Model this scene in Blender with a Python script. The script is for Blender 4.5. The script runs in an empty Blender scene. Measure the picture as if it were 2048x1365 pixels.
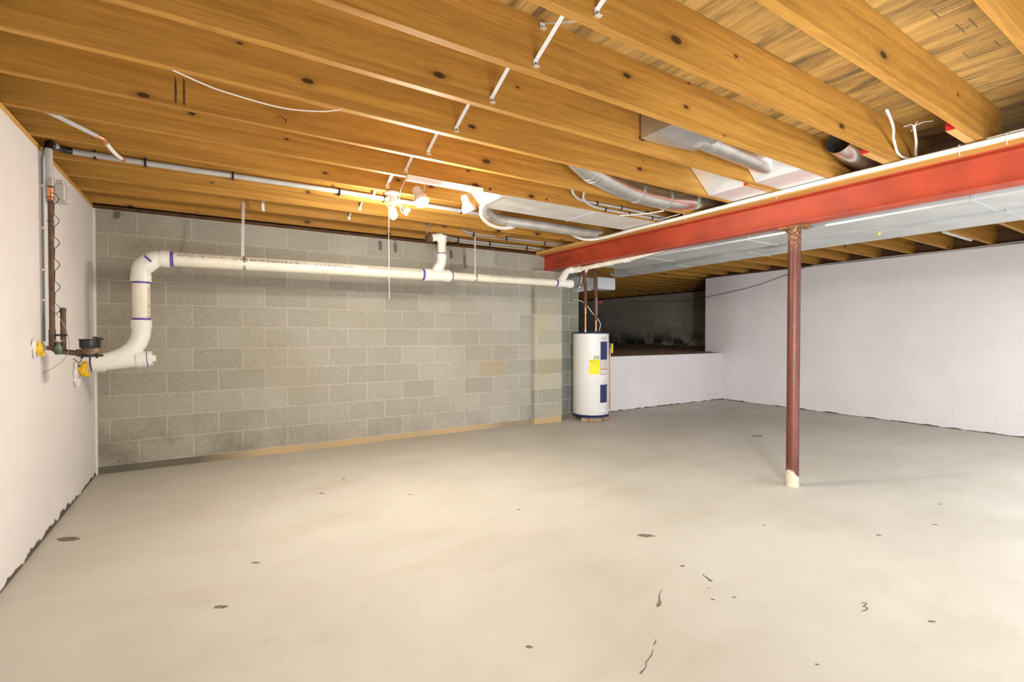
import bpy, bmesh, math, random
from mathutils import Vector, Matrix, noise
random.seed(7)
C = bpy.context.scene.collection
SC = bpy.context.scene
PI = math.pi

# ------------------------------------------------------------------ camera
F_PX = 965.05
cam_data = bpy.data.cameras.new('camera')
cam_data.sensor_fit = 'HORIZONTAL'; cam_data.sensor_width = 36.0
cam_data.lens = F_PX / 2048 * 36.0
cam_data.clip_start = 0.02
cam = bpy.data.objects.new('camera', cam_data); C.objects.link(cam)
yaw, pitch, roll, EYE = 1.01121693, -0.0142395, 0.001, 1.22492
fw = Vector((math.cos(yaw)*math.cos(pitch), math.sin(yaw)*math.cos(pitch), math.sin(pitch)))
rt = Vector((math.sin(yaw), -math.cos(yaw), 0)); up = rt.cross(fw)
r2 = rt*math.cos(roll) + up*math.sin(roll); u2 = -rt*math.sin(roll) + up*math.cos(roll)
m = Matrix((r2, u2, -fw)).transposed().to_4x4(); m.translation = (0, 0, EYE)
cam.matrix_world = m
SC.camera = cam

# ------------------------------------------------------------------ light + exposure
SC.view_settings.view_transform = 'Standard'; SC.view_settings.look = 'None'
SC.view_settings.gamma = 1; SC.view_settings.use_curve_mapping = False
SC.view_settings.exposure = -0.10
w = bpy.data.worlds.new('world'); SC.world = w; w.use_nodes = True
w.node_tree.nodes['Background'].inputs[0].default_value = (0.93, 0.96, 1.0, 1)
w.node_tree.nodes['Background'].inputs[1].default_value = 0.2

def area(name, loc, target, sx, sy, power, col=(1, 1, 1), spread=PI):
    l = bpy.data.lights.new(name, 'AREA'); l.shape = 'RECTANGLE'; l.size = sx; l.size_y = sy
    l.energy = power; l.color = col; l.spread = spread
    o = bpy.data.objects.new(name, l); C.objects.link(o); o.location = loc
    d = Vector(target) - Vector(loc); o.rotation_euler = d.to_track_quat('-Z', 'Y').to_euler()
    return o
# added wide fill across the open rear side, standing in for daylight
area('rear_fill', (3.6, -1.95, 1.25), (3.6, 5, 0.9), 8.8, 1.8, 5, (0.93, 0.97, 1.0))
# added fill panels out of view, shining down so the floor bounces light up
area('fill_downlight', (0.9, -0.7, 2.28), (1.2, 0.2, 0), 2.4, 1.0, 30, (0.96, 0.98, 1.0), 2.5)
area('fill_downlight', (5.6, -0.4, 2.02), (5.6, 0.5, 0), 4.2, 1.2, 112, (0.94, 0.97, 1.0), 2.6)
# the photographer's strobe by the camera then added fill lights near the floor, turned up to brighten the ceiling
area('strobe', (0.9, -0.6, 1.35), (7.0, 4.2, 1.0), 0.4, 0.4, 38, (0.93, 0.97, 1.0), 1.5)
area('fill_uplight', (1.2, -0.6, 0.12), (2.0, 1.4, 2.4), 2.2, 1.0, 120, (0.97, 0.98, 1.0))
area('fill_uplight', (4.4, -0.4, 0.12), (4.8, 1.6, 2.4), 2.0, 0.8, 60, (0.95, 0.97, 1.0))

# ------------------------------------------------------------------ materials
def nt(name):
    m = bpy.data.materials.new(name); m.use_nodes = True
    t = m.node_tree; b = t.nodes['Principled BSDF']
    return m, t, b
def N(t, typ, **kw):
    n = t.nodes.new(typ)
    for k, v in kw.items():
        if k.startswith('_'): n.inputs[k[1:].replace('_', ' ')].default_value = v
        else: setattr(n, k, v)
    return n
def L(t, a, b): t.links.new(a, b)
def rgb(r, g, b): return (r, g, b, 1)
def simple(name, col, rough=0.5, metal=0.0, bump=0.0, bscale=60, var=0.0, vscale=8, spec=0.5):
    m, t, b = nt(name)
    b.inputs['Base Color'].default_value = rgb(*col); b.inputs['Roughness'].default_value = rough
    b.inputs['Metallic'].default_value = metal; b.inputs['Specular IOR Level'].default_value = spec
    tc = N(t, 'ShaderNodeTexCoord')
    if var > 0:
        n = N(t, 'ShaderNodeTexNoise', _Scale=vscale, _Detail=5.0); L(t, tc.outputs['Object'], n.inputs['Vector'])
        r = N(t, 'ShaderNodeMixRGB'); r.inputs[1].default_value = rgb(*[c*(1-var) for c in col])
        r.inputs[2].default_value = rgb(*[min(1, c*(1+var)) for c in col])
        rr = N(t, 'ShaderNodeMapRange'); rr.inputs[1].default_value = 0.35; rr.inputs[2].default_value = 0.65
        L(t, n.outputs[0], rr.inputs[0]); L(t, rr.outputs[0], r.inputs[0]); L(t, r.outputs[0], b.inputs['Base Color'])
    if bump > 0:
        n = N(t, 'ShaderNodeTexNoise', _Scale=bscale, _Detail=4.0); L(t, tc.outputs['Object'], n.inputs['Vector'])
        bp = N(t, 'ShaderNodeBump', _Strength=bump, _Distance=0.004); L(t, n.outputs[0], bp.inputs['Height']); L(t, bp.outputs[0], b.inputs['Normal'])
    return m

def mth(t, op, a, b=None, clamp=False):
    n = t.nodes.new('ShaderNodeMath'); n.operation = op; n.use_clamp = clamp
    for i, v in enumerate((a, b)):
        if v is None: continue
        if isinstance(v, (int, float)): n.inputs[i].default_value = v
        else: L(t, v, n.inputs[i])
    return n.outputs[0]
def rng(t, v, a, b, c=0.0, d=1.0):
    n = N(t, 'ShaderNodeMapRange'); L(t, v, n.inputs[0])
    for i, x in enumerate((a, b, c, d)): n.inputs[i+1].default_value = x
    return n.outputs[0]
def mix(t, f, a, b, mode='MIX'):
    n = N(t, 'ShaderNodeMixRGB', blend_type=mode)
    if isinstance(f, (int, float)): n.inputs[0].default_value = f
    else: L(t, f, n.inputs[0])
    for i, v in enumerate((a, b)):
        if isinstance(v, tuple): n.inputs[i+1].default_value = v if len(v) == 4 else rgb(*v)
        else: L(t, v, n.inputs[i+1])
    return n.outputs[0]

def block_mat(name, axis, u0, v0, bw=0.4064, bh=0.2032, painted=False, stain='none', c1=(.44, .42, .365), c2=(.53, .51, .445), cm=(.66, .625, .54), mortar=0.012):
    m, t, b = nt(name)
    tc = N(t, 'ShaderNodeTexCoord'); sep = N(t, 'ShaderNodeSeparateXYZ'); L(t, tc.outputs['Object'], sep.inputs[0])
    u = sep.outputs[axis]; v = sep.outputs[2]
    cmb = N(t, 'ShaderNodeCombineXYZ')
    L(t, mth(t, 'ADD', u, -u0), cmb.inputs[0]); L(t, mth(t, 'ADD', v, -v0), cmb.inputs[1])
    wn = N(t, 'ShaderNodeTexNoise', _Scale=9.0, _Detail=2.0); L(t, tc.outputs['Object'], wn.inputs['Vector'])
    va = N(t, 'ShaderNodeVectorMath', operation='SCALE'); L(t, wn.outputs[1], va.inputs[0]); va.inputs[3].default_value = 0.006
    vb = N(t, 'ShaderNodeVectorMath', operation='ADD'); L(t, cmb.outputs[0], vb.inputs[0]); L(t, va.outputs[0], vb.inputs[1])
    br = N(t, 'ShaderNodeTexBrick', _Scale=1.0, _Mortar_Size=mortar*0.5, _Mortar_Smooth=0.2, _Brick_Width=bw, _Row_Height=bh, _Bias=0.0)
    br.offset = 0.5; br.offset_frequency = 2
    br.inputs['Color1'].default_value = rgb(*c1); br.inputs['Color2'].default_value = rgb(*c2); br.inputs['Mortar'].default_value = rgb(*cm)
    L(t, vb.outputs[0], br.inputs['Vector'])
    fine = N(t, 'ShaderNodeTexNoise', _Scale=190.0, _Detail=3.0, _Roughness=0.7); L(t, tc.outputs['Object'], fine.inputs['Vector'])
    big = N(t, 'ShaderNodeTexNoise', _Scale=1.6, _Detail=6.0, _Roughness=0.6); L(t, tc.outputs['Object'], big.inputs['Vector'])
    col = br.outputs['Color']
    if painted:
        col = mix(t, rng(t, br.outputs['Fac'], 0, 1, 0, 0.3), c1, tuple(min(1, c*1.12) for c in c1))
        col = mix(t, rng(t, big.outputs[0], 0.35, 0.7), col, tuple(c*0.93 for c in c1))
        if stain in ('left', 'right'):
            edge = mth(t, 'ADD', v, mth(t, 'MULTIPLY', rng(t, wn.outputs[0], 0.3, 0.7), -0.045 if stain == 'left' else -0.02))
            col = mix(t, rng(t, edge, 0.008, -0.002), col, (.09, .08, .06))
    else:
        col = mix(t, rng(t, fine.outputs[0], 0.35, 0.7, 0.0, 0.30), col, (.16, .15, .12))
        col = mix(t, rng(t, fine.outputs[0], 0.6, 0.8, 0.0, 0.35), col, (.66, .62, .52))
        mid = N(t, 'ShaderNodeTexNoise', _Scale=38.0, _Detail=5.0, _Roughness=0.8); L(t, tc.outputs['Object'], mid.inputs['Vector'])
        col = mix(t, rng(t, mid.outputs[0], 0.5, 0.68, 0.0, 0.30), col, (.22, .20, .16))
        col = mix(t, rng(t, mid.outputs[0], 0.46, 0.34, 0.0, 0.25), col, (.68, .65, .58))
        col = mix(t, rng(t, big.outputs[0], 0.42, 0.72, 0, 0.45), col, mix(t, 0.6, col, (.30, .25, .15)))
        if stain == 'grey':
            # blocks darker towards the left corner, dark stains near the floor, orange clay stain on the footing course
            vo = N(t, 'ShaderNodeTexNoise', _Scale=2.6, _Detail=5.0, _Roughness=0.65); L(t, tc.outputs['Object'], vo.inputs['Vector'])
            d1 = mth(t, 'MULTIPLY', rng(t, v, 0.55, 0.05), rng(t, vo.outputs[0], 0.42, 0.6), True)
            d1 = mth(t, 'MULTIPLY', d1, rng(t, u, 0.9, -0.3, 0.35, 1.0))
            col = mix(t, mth(t, 'MULTIPLY', d1, 0.6), col, (.10, .095, .07))
            lc = mth(t, 'MULTIPLY', rng(t, u, 1.0, -0.9, 0, 0.50), rng(t, vo.outputs[0], 0.3, 0.6, 0.6, 1.0))
            col = mix(t, lc, col, mix(t, 1.0, col, (.60, .54, .42), 'MULTIPLY'))
            sp = mth(t, 'MULTIPLY', mth(t, 'LESS_THAN', mth(t, 'ABSOLUTE', mth(t, 'ADD', u, -3.08)), 0.195), mth(t, 'LESS_THAN', mth(t, 'ABSOLUTE', mth(t, 'ADD', v, -0.785)), 0.094))
            col = mix(t, mth(t, 'MULTIPLY', sp, 0.35), col, (.50, .36, .15))
            foot = mth(t, 'LESS_THAN', v, 0.066)
            tan = mix(t, rng(t, u, -0.1, 0.35), (.13, .115, .085), mix(t, rng(t, vo.outputs[0], .3, .7), (.62, .42, .20), (.50, .40, .25)))
            tan = mix(t, rng(t, u, 3.0, 3.3), tan, (.33, .27, .18))
            col = mix(t, mth(t, 'MULTIPLY', foot, 0.85), col, tan)
            # white paint lapped over the corner
            pe = mth(t, 'ADD', u, mth(t, 'MULTIPLY', rng(t, fine.outputs[0], 0.3, 0.7), -0.018))
            col = mix(t, mth(t, 'LESS_THAN', pe, -0.838), col, (.78, .76, .76))
        if stain == 'pier':
            vo = N(t, 'ShaderNodeTexNoise', _Scale=1.9, _Detail=3.0); L(t, tc.outputs['Object'], vo.inputs['Vector'])
            col = mix(t, rng(t, vo.outputs[0], 0.5, 0.62, 0, 0.35), col, (.52, .42, .20))
            col = mix(t, mth(t, 'MULTIPLY', mth(t, 'LESS_THAN', v, 0.066), 0.8), col, (.60, .42, .20))
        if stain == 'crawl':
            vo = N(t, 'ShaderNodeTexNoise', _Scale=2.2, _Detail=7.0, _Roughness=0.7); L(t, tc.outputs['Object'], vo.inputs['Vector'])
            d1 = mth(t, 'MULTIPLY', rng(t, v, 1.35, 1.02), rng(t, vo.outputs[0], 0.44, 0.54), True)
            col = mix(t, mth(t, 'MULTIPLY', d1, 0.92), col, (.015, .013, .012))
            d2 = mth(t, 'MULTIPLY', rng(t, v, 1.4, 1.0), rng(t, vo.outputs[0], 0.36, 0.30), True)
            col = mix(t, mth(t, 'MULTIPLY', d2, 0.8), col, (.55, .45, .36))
    L(t, col, b.inputs['Base Color'])
    b.inputs['Roughness'].default_value = 0.62 if painted else 0.92
    b.inputs['Specular IOR Level'].default_value = 0.35 if painted else 0.15
    h = mth(t, 'MULTIPLY', br.outputs['Fac'], -1.0)
    h = mth(t, 'ADD', h, mth(t, 'MULTIPLY', fine.outputs[0], 0.22 if painted else 0.5))
    bp = N(t, 'ShaderNodeBump', _Strength=0.6 if painted else 0.9, _Distance=0.004); L(t, h, bp.inputs['Height']); L(t, bp.outputs[0], b.inputs['Normal'])
    return m

def wood_mat(name, axis, light, dark, knots=True, stain=0.0, rough=0.6, sheet=False, red_end=None):
    m, t, b = nt(name)
    tc = N(t, 'ShaderNodeTexCoord'); oi = N(t, 'ShaderNodeObjectInfo')
    off = mth(t, 'MULTIPLY', oi.outputs['Random'], 37.0)
    cx = N(t, 'ShaderNodeCombineXYZ'); [L(t, off, cx.inputs[i]) for i in range(3)]
    add = N(t, 'ShaderNodeVectorMath', operation='ADD'); L(t, tc.outputs['Object'], add.inputs[0]); L(t, cx.outputs[0], add.inputs[1])
    def mp(s):
        n = N(t, 'ShaderNodeMapping'); n.inputs['Scale'].default_value = s; L(t, add.outputs[0], n.inputs['Vector']); return n.outputs[0]
    long_ = lambda a, c: (a, c, c) if axis == 0 else ((c, a, c) if axis == 1 else (c, c, a))
    n1 = N(t, 'ShaderNodeTexNoise', _Scale=1.0, _Detail=6.0, _Roughness=0.62, _Distortion=0.6); L(t, mp(long_(0.9, 26)), n1.inputs['Vector'])
    n2 = N(t, 'ShaderNodeTexNoise', _Scale=1.0, _Detail=3.0, _Distortion=1.2); L(t, mp(long_(0.5, 5)), n2.inputs['Vector'])
    n3 = N(t, 'ShaderNodeTexNoise', _Scale=1.0, _Detail=4.0, _Roughness=0.7); L(t, mp(long_(6, 150)), n3.inputs['Vector'])
    rings = mth(t, 'SINE', mth(t, 'MULTIPLY', n2.outputs[0], 95.0))
    f = mth(t, 'ADD', rng(t, n1.outputs[0], 0.3, 0.7), mth(t, 'MULTIPLY', rings, 0.10))
    f = mth(t, 'ADD', f, mth(t, 'MULTIPLY', rng(t, n3.outputs[0], .3, .7, -1, 1), 0.10), True)
    col = mix(t, f, dark, light)
    col = mix(t, rng(t, n2.outputs[0], 0.35, 0.65, 0.0, 0.35), col, mix(t, 1.0, col, (.78, .70, .58), 'MULTIPLY'))
    bv = mth(t, 'MULTIPLY', oi.outputs['Random'], 91.7); bv = mth(t, 'FRACT', bv)
    col = mix(t, rng(t, bv, 0, 1, 0.0, 0.30), col, mix(t, 1.0, col, (.80, .74, .66), 'MULTIPLY'))
    if knots:
        vv = N(t, 'ShaderNodeTexVoronoi', _Scale=1.0, _Randomness=0.95)
        vv.voronoi_dimensions = '2D'
        kx = N(t, 'ShaderNodeSeparateXYZ'); L(t, mp((2.3, 1.0, 5.0)), kx.inputs[0])
        kc = N(t, 'ShaderNodeCombineXYZ'); L(t, kx.outputs[0], kc.inputs[0]); L(t, kx.outputs[2], kc.inputs[1]); L(t, kc.outputs[0], vv.inputs['Vector'])
        sc = N(t, 'ShaderNodeSeparateColor'); L(t, vv.outputs['Color'], sc.inputs[0])
        en = mth(t, 'GREATER_THAN', sc.outputs[0], 0.55)
        size = rng(t, sc.outputs[1], 0, 1, 0.02, 0.085)
        q = mth(t, 'DIVIDE', vv.outputs['Distance'], size)
        halo = mth(t, 'MULTIPLY', rng(t, q, 2.6, 0.9, 0, 0.55), en)
        core = mth(t, 'MULTIPLY', rng(t, q, 1.05, 0.75), en)
        rg = rng(t, mth(t, 'SINE', mth(t, 'MULTIPLY', q, 16)), -1, 1, 0.6, 1.0)
        col = mix(t, mth(t, 'MULTIPLY', halo, rg), col, (.20, .085, .02))
        col = mix(t, mth(t, 'MULTIPLY', core, 0.9), col, (.045, .018, .008))
    if stain > 0:
        s1 = N(t, 'ShaderNodeTexNoise', _Scale=1.0, _Detail=7.0, _Roughness=0.7, _Distortion=0.4); L(t, mp(long_(1.1, 7)), s1.inputs['Vector'])
        col = mix(t, rng(t, s1.outputs[0], 0.47, 0.62, 0, stain), col, (.075, .055, .03))
    if sheet:
        sx = N(t, 'ShaderNodeSeparateXYZ'); L(t, tc.outputs['Object'], sx.inputs[0])
        for xs in (-1.21, 1.165, 3.525, 5.965, 8.4):
            col = mix(t, mth(t, 'LESS_THAN', mth(t, 'ABSOLUTE', mth(t, 'ADD', sx.outputs[0], -xs)), .002), col, (.04, .02, .01))
        sp = N(t, 'ShaderNodeTexVoronoi', _Scale=1.0, _Randomness=1.0); L(t, mp(long_(6.0, 30)), sp.inputs['Vector'])
        col = mix(t, rng(t, sp.outputs['Distance'], 0.10, 0.05, 0, 0.75), col, (.05, .035, .02))
    if red_end is not None:
        sx = N(t, 'ShaderNodeSeparateXYZ'); L(t, tc.outputs['Object'], sx.inputs[0])
        col = mix(t, mth(t, 'LESS_THAN', sx.outputs[0], red_end), col, (.45, .015, .01))
    L(t, col, b.inputs['Base Color']); b.inputs['Roughness'].default_value = rough
    b.inputs['Specular IOR Level'].default_value = 0.25
    bp = N(t, 'ShaderNodeBump', _Strength=0.35, _Distance=0.002); L(t, n3.outputs[0], bp.inputs['Height']); L(t, bp.outputs[0], b.inputs['Normal'])
    return m

M = {}
M['joist'] = wood_mat('joist_wood', 0, (.58, .305, .060), (.35, .165, .030))
M['plate'] = wood_mat('plate_wood', 1, (.76, .46, .14), (.55, .29, .07), knots=False)
M['dark_wood'] = wood_mat('sill_wood', 1, (.16, .08, .03), (.06, .03, .012), knots=False)
M['ply'] = wood_mat('subfloor_plywood', 1, (.62, .40, .13), (.38, .21, .06), knots=False, stain=0.75, sheet=True)
M['blk_back'] = block_mat('grey_block_back', 0, -0.335, 0.0718, stain='grey')
M['blk_pier'] = block_mat('grey_block_pier', 0, 3.773, 0.0718, bw=0.4064*2, stain='pier', c1=(.38, .36, .29), c2=(.60, .57, .47))
M['blk_ret'] = block_mat('grey_block_return', 0, 4.30, 0.0718, c1=(.30, .30, .27), c2=(.42, .42, .37))
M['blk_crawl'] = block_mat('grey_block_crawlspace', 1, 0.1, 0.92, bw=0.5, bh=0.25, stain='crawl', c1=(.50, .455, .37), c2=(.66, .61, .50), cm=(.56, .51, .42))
WH = (.80, .765, .765)
M['blk_left'] = block_mat('white_block_left', 1, 0.12, 0.0718, painted=True, stain='left', c1=WH)
M['blk_right'] = block_mat('white_block_right', 1, 2.069-.4064*5, 0.0718, painted=True, stain='right', c1=(.80, .765, .775))
M['blk_low'] = block_mat('white_block_low', 0, 8.07, 0.0718, painted=True, stain='right', c1=(.82, .79, .80))
M['pvc'] = simple('pvc_ivory', (.80, .76, .64), 0.35, var=0.05, vscale=5)
M['pvc_fit'] = simple('pvc_fitting', (.82, .82, .76), 0.28)
M['purple'] = simple('purple_primer', (.13, .08, .36), 0.5, var=0.2, vscale=20)
M['ink'] = simple('black_ink', (.03, .03, .03), 0.6)
M['red_steel'] = simple('red_primer_steel', (.40, .050, .017), 0.50, bump=0.25, bscale=90, var=0.14, vscale=5)
M['steel'] = simple('galvanized_steel', (.60, .61, .61), 0.38, 0.85, var=0.10, vscale=9)
M['steel_bright'] = simple('bright_galvanized', (.86, .87, .88), 0.45, 0.6)
M['duct'] = simple('duct_sheet_metal', (.60, .62, .62), 0.45, 0.55, var=0.10, vscale=3)
M['duct_pan'] = simple('duct_pan_sheet', (.74, .72, .68), 0.5, 0.25, bump=0.2, bscale=25, var=0.08, vscale=6)
M['foil'] = simple('round_duct_metal', (.78, .78, .77), 0.24, 0.95, bump=0.35, bscale=14, var=0.12, vscale=7)
M['tape'] = simple('duct_tape', (.40, .38, .34), 0.45, 0.5, bump=0.4, bscale=50)
M['white'] = simple('white_enamel', (.84, .82, .80), 0.30)
M['porcelain'] = simple('white_porcelain', (.82, .80, .76), 0.25)
M['navy'] = simple('navy_plastic', (.018, .03, .12), 0.4)
M['yellow'] = simple('yellow_label', (.92, .80, .0), 0.5)
M['cream'] = simple('cream_label', (.72, .68, .60), 0.5)
M['redlab'] = simple('red_label', (.55, .03, .03), 0.5)
M['badge'] = simple('grey_badge', (.45, .42, .40), 0.4, 0.4)
M['copper'] = simple('copper', (.72, .33, .15), 0.35, 0.8, var=0.15, vscale=25)
M['foam'] = simple('yellow_foam', (.80, .50, .03), 0.7, bump=0.6, bscale=60, var=0.2, vscale=30)
M['whitefoam'] = simple('white_filler', (.78, .76, .72), 0.8, bump=0.6, bscale=40)
M['iron'] = simple('brown_pipe', (.13, .075, .045), 0.55, 0.35, var=0.3, vscale=18)
M['insul'] = simple('brown_pipe_insulation', (.17, .075, .05), 0.8, var=0.15, vscale=14)
M['grey_pipe'] = simple('grey_pipe_insulation', (.44, .43, .42), 0.6, var=0.08, vscale=12)
M['black'] = simple('black_plastic', (.012, .012, .014), 0.3)
M['bronze'] = simple('bronze_body', (.17, .10, .06), 0.5, 0.3, var=0.3, vscale=20)
M['verdigris'] = simple('verdigris_valve', (.13, .17, .13), 0.6, 0.3, var=0.4, vscale=40)
M['brick'] = simple('old_brick', (.36, .25, .18), 0.9, bump=0.8, bscale=60, var=0.25, vscale=25)
M['wire_w'] = simple('white_cable', (.80, .77, .70), 0.4)
M['wire_b'] = simple('black_cable', (.02, .02, .02), 0.5)
M['wire_g'] = simple('grey_cable', (.30, .28, .26), 0.5)
M['redknob'] = simple('red_knob', (.62, .02, .03), 0.4)
M['greybox'] = simple('grey_plastic', (.52, .50, .48), 0.45)
M['tagy'] = simple('yellow_tag', (.80, .82, .0), 0.5)

def bulb_mat(name, power):
    m, t, b = nt(name); b.inputs['Base Color'].default_value = rgb(1, .9, .75)
    b.inputs['Emission Color'].default_value = rgb(1.0, 0.93, 0.80); b.inputs['Emission Strength'].default_value = power
    return m
M['bulb'] = bulb_mat('lit_bulb', 850)
M['spot_bulb'] = bulb_mat('lit_spot_bulb', 3500)

def post_mat():
    m, t, b = nt('rusty_red_post')
    tc = N(t, 'ShaderNodeTexCoord'); n = N(t, 'ShaderNodeTexNoise', _Scale=7.0, _Detail=8.0, _Roughness=0.75); L(t, tc.outputs['Object'], n.inputs['Vector'])
    n2 = N(t, 'ShaderNodeTexNoise', _Scale=60.0, _Detail=4.0, _Roughness=0.7); L(t, tc.outputs['Object'], n2.inputs['Vector'])
    sp = N(t, 'ShaderNodeSeparateXYZ'); L(t, tc.outputs['Object'], sp.inputs[0])
    col = mix(t, rng(t, n.outputs[0], .35, .65), (.085, .020, .012), (.145, .036, .018))
    col = mix(t, rng(t, n2.outputs[0], .66, .72, 0, .75), col, (.62, .50, .40))
    col = mix(t, mth(t, 'MULTIPLY', rng(t, sp.outputs[2], 1.85, 2.05), rng(t, n2.outputs[0], .45, .6)), col, (.42, .26, .10))
    ed = mth(t, 'ADD', mth(t, 'ADD', sp.outputs[2], mth(t, 'MULTIPLY', sp.outputs[0], 0.9)), mth(t, 'MULTIPLY', n.outputs[0], -0.10))
    col = mix(t, rng(t, ed, 0.045, 0.03), col, mix(t, rng(t, n2.outputs[0], .4, .6), (.50, .42, .26), (.66, .62, .50)))
    L(t, col, b.inputs['Base Color']); b.inputs['Roughness'].default_value = 0.45; b.inputs['Metallic'].default_value = 0.1
    bp = N(t, 'ShaderNodeBump', _Strength=0.3, _Distance=0.003); L(t, n2.outputs[0], bp.inputs['Height']); L(t, bp.outputs[0], b.inputs['Normal'])
    return m
M['post'] = post_mat()

def floor_mat():
    m, t, b = nt('worn_concrete')
    tc = N(t, 'ShaderNodeTexCoord')
    def no(s, d=5.0, r=.6, dist=0.0, sc=(1, 1, 1)):
        mp = N(t, 'ShaderNodeMapping'); mp.inputs['Scale'].default_value = sc; mp.inputs['Rotation'].default_value = (0, 0, 0.55)
        L(t, tc.outputs['Object'], mp.inputs['Vector'])
        n = N(t, 'ShaderNodeTexNoise', _Scale=s, _Detail=d, _Roughness=r, _Distortion=dist); L(t, mp.outputs[0], n.inputs['Vector']); return n.outputs[0]
    col = mix(t, rng(t, no(0.8, 6, .6, .2), .35, .65), (.465, .44, .385), (.54, .515, .458))
    col = mix(t, rng(t, no(1.1, 7, .6, .15, (1, 2.6, 1)), .50, .72, 0, .45), col, (.40, .355, .27))
    col = mix(t, rng(t, no(1.6, 6, .6, .15, (2.2, .8, 1)), .56, .75, 0, .30), col, (.46, .46, .41))
    col = mix(t, rng(t, no(9, 5, .7), .55, .75, 0, .18), col, (.30, .28, .22))
    v = N(t, 'ShaderNodeTexVoronoi', _Scale=2.3); L(t, tc.outputs['Object'], v.inputs['Vector'])
    sc = N(t, 'ShaderNodeSeparateColor'); L(t, v.outputs['Color'], sc.inputs[0])
    dd = mth(t, 'ADD', v.outputs['Distance'], mth(t, 'MULTIPLY', no(40, 3), 0.035))
    spot = mth(t, 'MULTIPLY', rng(t, dd, 0.036, 0.028), mth(t, 'GREATER_THAN', sc.outputs[0], 0.45))
    col = mix(t, mth(t, 'MULTIPLY', spot, 0.7), col, (.12, .105, .08))
    L(t, col, b.inputs['Base Color'])
    b.inputs['Roughness'].default_value = 0.62; b.inputs['Specular IOR Level'].default_value = 0.3
    bp = N(t, 'ShaderNodeBump', _Strength=0.25, _Distance=0.003); L(t, no(30, 5, .7), bp.inputs['Height']); L(t, bp.outputs[0], b.inputs['Normal'])
    return m
M['floor'] = floor_mat()
M['dirt'] = simple('crawlspace_dirt', (.40, .27, .17), 0.95, bump=0.9, bscale=18, var=0.35, vscale=5)
M['crack'] = simple('floor_crack', (.16, .135, .095), 0.9, bump=0.5, bscale=80, var=0.3, vscale=60)

# ------------------------------------------------------------------ mesh helpers
def link(name, me, mat, parent=None, loc=None, smooth=False):
    o = bpy.data.objects.new(name, me); C.objects.link(o)
    if mat is not None and not me.materials: me.materials.append(mat)
    if smooth:
        for p in me.polygons: p.use_smooth = True
    if loc is not None: o.location = loc
    if parent is not None:
        o.parent = parent
        o.matrix_parent_inverse = Matrix.Translation(-parent.location) if loc is None else Matrix()
        if loc is None: pass
    return o
def bm_to(name, bm, mat, parent=None, smooth=False, origin=None, auto=None):
    """geometry is given in world coordinates; origin becomes the object's location"""
    bmesh.ops.recalc_face_normals(bm, faces=bm.faces)
    if origin is None: origin = parent.matrix_world.translation if False else (Vector(parent['_o']) if parent is not None and '_o' in parent else Vector((0, 0, 0)))
    origin = Vector(origin)
    bmesh.ops.translate(bm, verts=bm.verts, vec=-origin)
    me = bpy.data.meshes.new(name); bm.to_mesh(me); bm.free()
    o = bpy.data.objects.new(name, me); C.objects.link(o); me.materials.append(mat)
    if smooth:
        for p in me.polygons: p.use_smooth = True
        try: me.set_sharp_from_angle(angle=math.radians(38))
        except Exception: pass
    if parent is not None:
        o.parent = parent; o.location = origin - Vector(parent['_o'])
    else: o.location = origin
    o['_o'] = list(origin)
    return o
def tag(o, label=None, cat=None, group=None, kind=None):
    if label: o['label'] = label
    if cat: o['category'] = cat
    if group: o['group'] = group
    if kind: o['kind'] = kind
    return o
def thing(name, label, cat, loc, group=None):
    o = bpy.data.objects.new(name, None); C.objects.link(o); o.location = loc; o.empty_display_size = 0.05
    o['_o'] = list(loc)
    return tag(o, label, cat, group)
def box(bm, x0, x1, y0, y1, z0, z1, bev=0.0):
    vs = [bm.verts.new((x, y, z)) for x in (x0, x1) for y in (y0, y1) for z in (z0, z1)]
    fs = [(0, 1, 3, 2), (4, 6, 7, 5), (0, 4, 5, 1), (2, 3, 7, 6), (0, 2, 6, 4), (1, 5, 7, 3)]
    faces = [bm.faces.new([vs[i] for i in f]) for f in fs]
    if bev > 0:
        es = set(e for f in faces for e in f.edges)
        bmesh.ops.bevel(bm, geom=list(es), offset=bev, segments=1, affect='EDGES', profile=0.5)
def obox(bm, c, ax, ay, az, hx, hy, hz, bev=0.0):
    """oriented box: centre, three unit axes, half sizes"""
    c = Vector(c); ax = Vector(ax).normalized(); ay = Vector(ay).normalized(); az = Vector(az).normalized()
    vs = [bm.verts.new(c + ax*hx*i + ay*hy*j + az*hz*k) for i in (-1, 1) for j in (-1, 1) for k in (-1, 1)]
    fs = [(0, 1, 3, 2), (4, 6, 7, 5), (0, 4, 5, 1), (2, 3, 7, 6), (0, 2, 6, 4), (1, 5, 7, 3)]
    faces = [bm.faces.new([vs[i] for i in f]) for f in fs]
    if bev > 0:
        bmesh.ops.bevel(bm, geom=list(set(e for f in faces for e in f.edges)), offset=bev, segments=1, affect='EDGES', profile=0.5)
def poly(bm, pts, th=None):
    """flat plate through pts; th = thickness vector"""
    a = [bm.verts.new(p) for p in pts]
    bm.faces.new(a)
    if th is not None:
        b = [bm.verts.new(Vector(p) + Vector(th)) for p in pts]
        bm.faces.new(b[::-1])
        for i in range(len(a)):
            j = (i+1) % len(a); bm.faces.new((a[i], b[i], b[j], a[j]))
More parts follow.
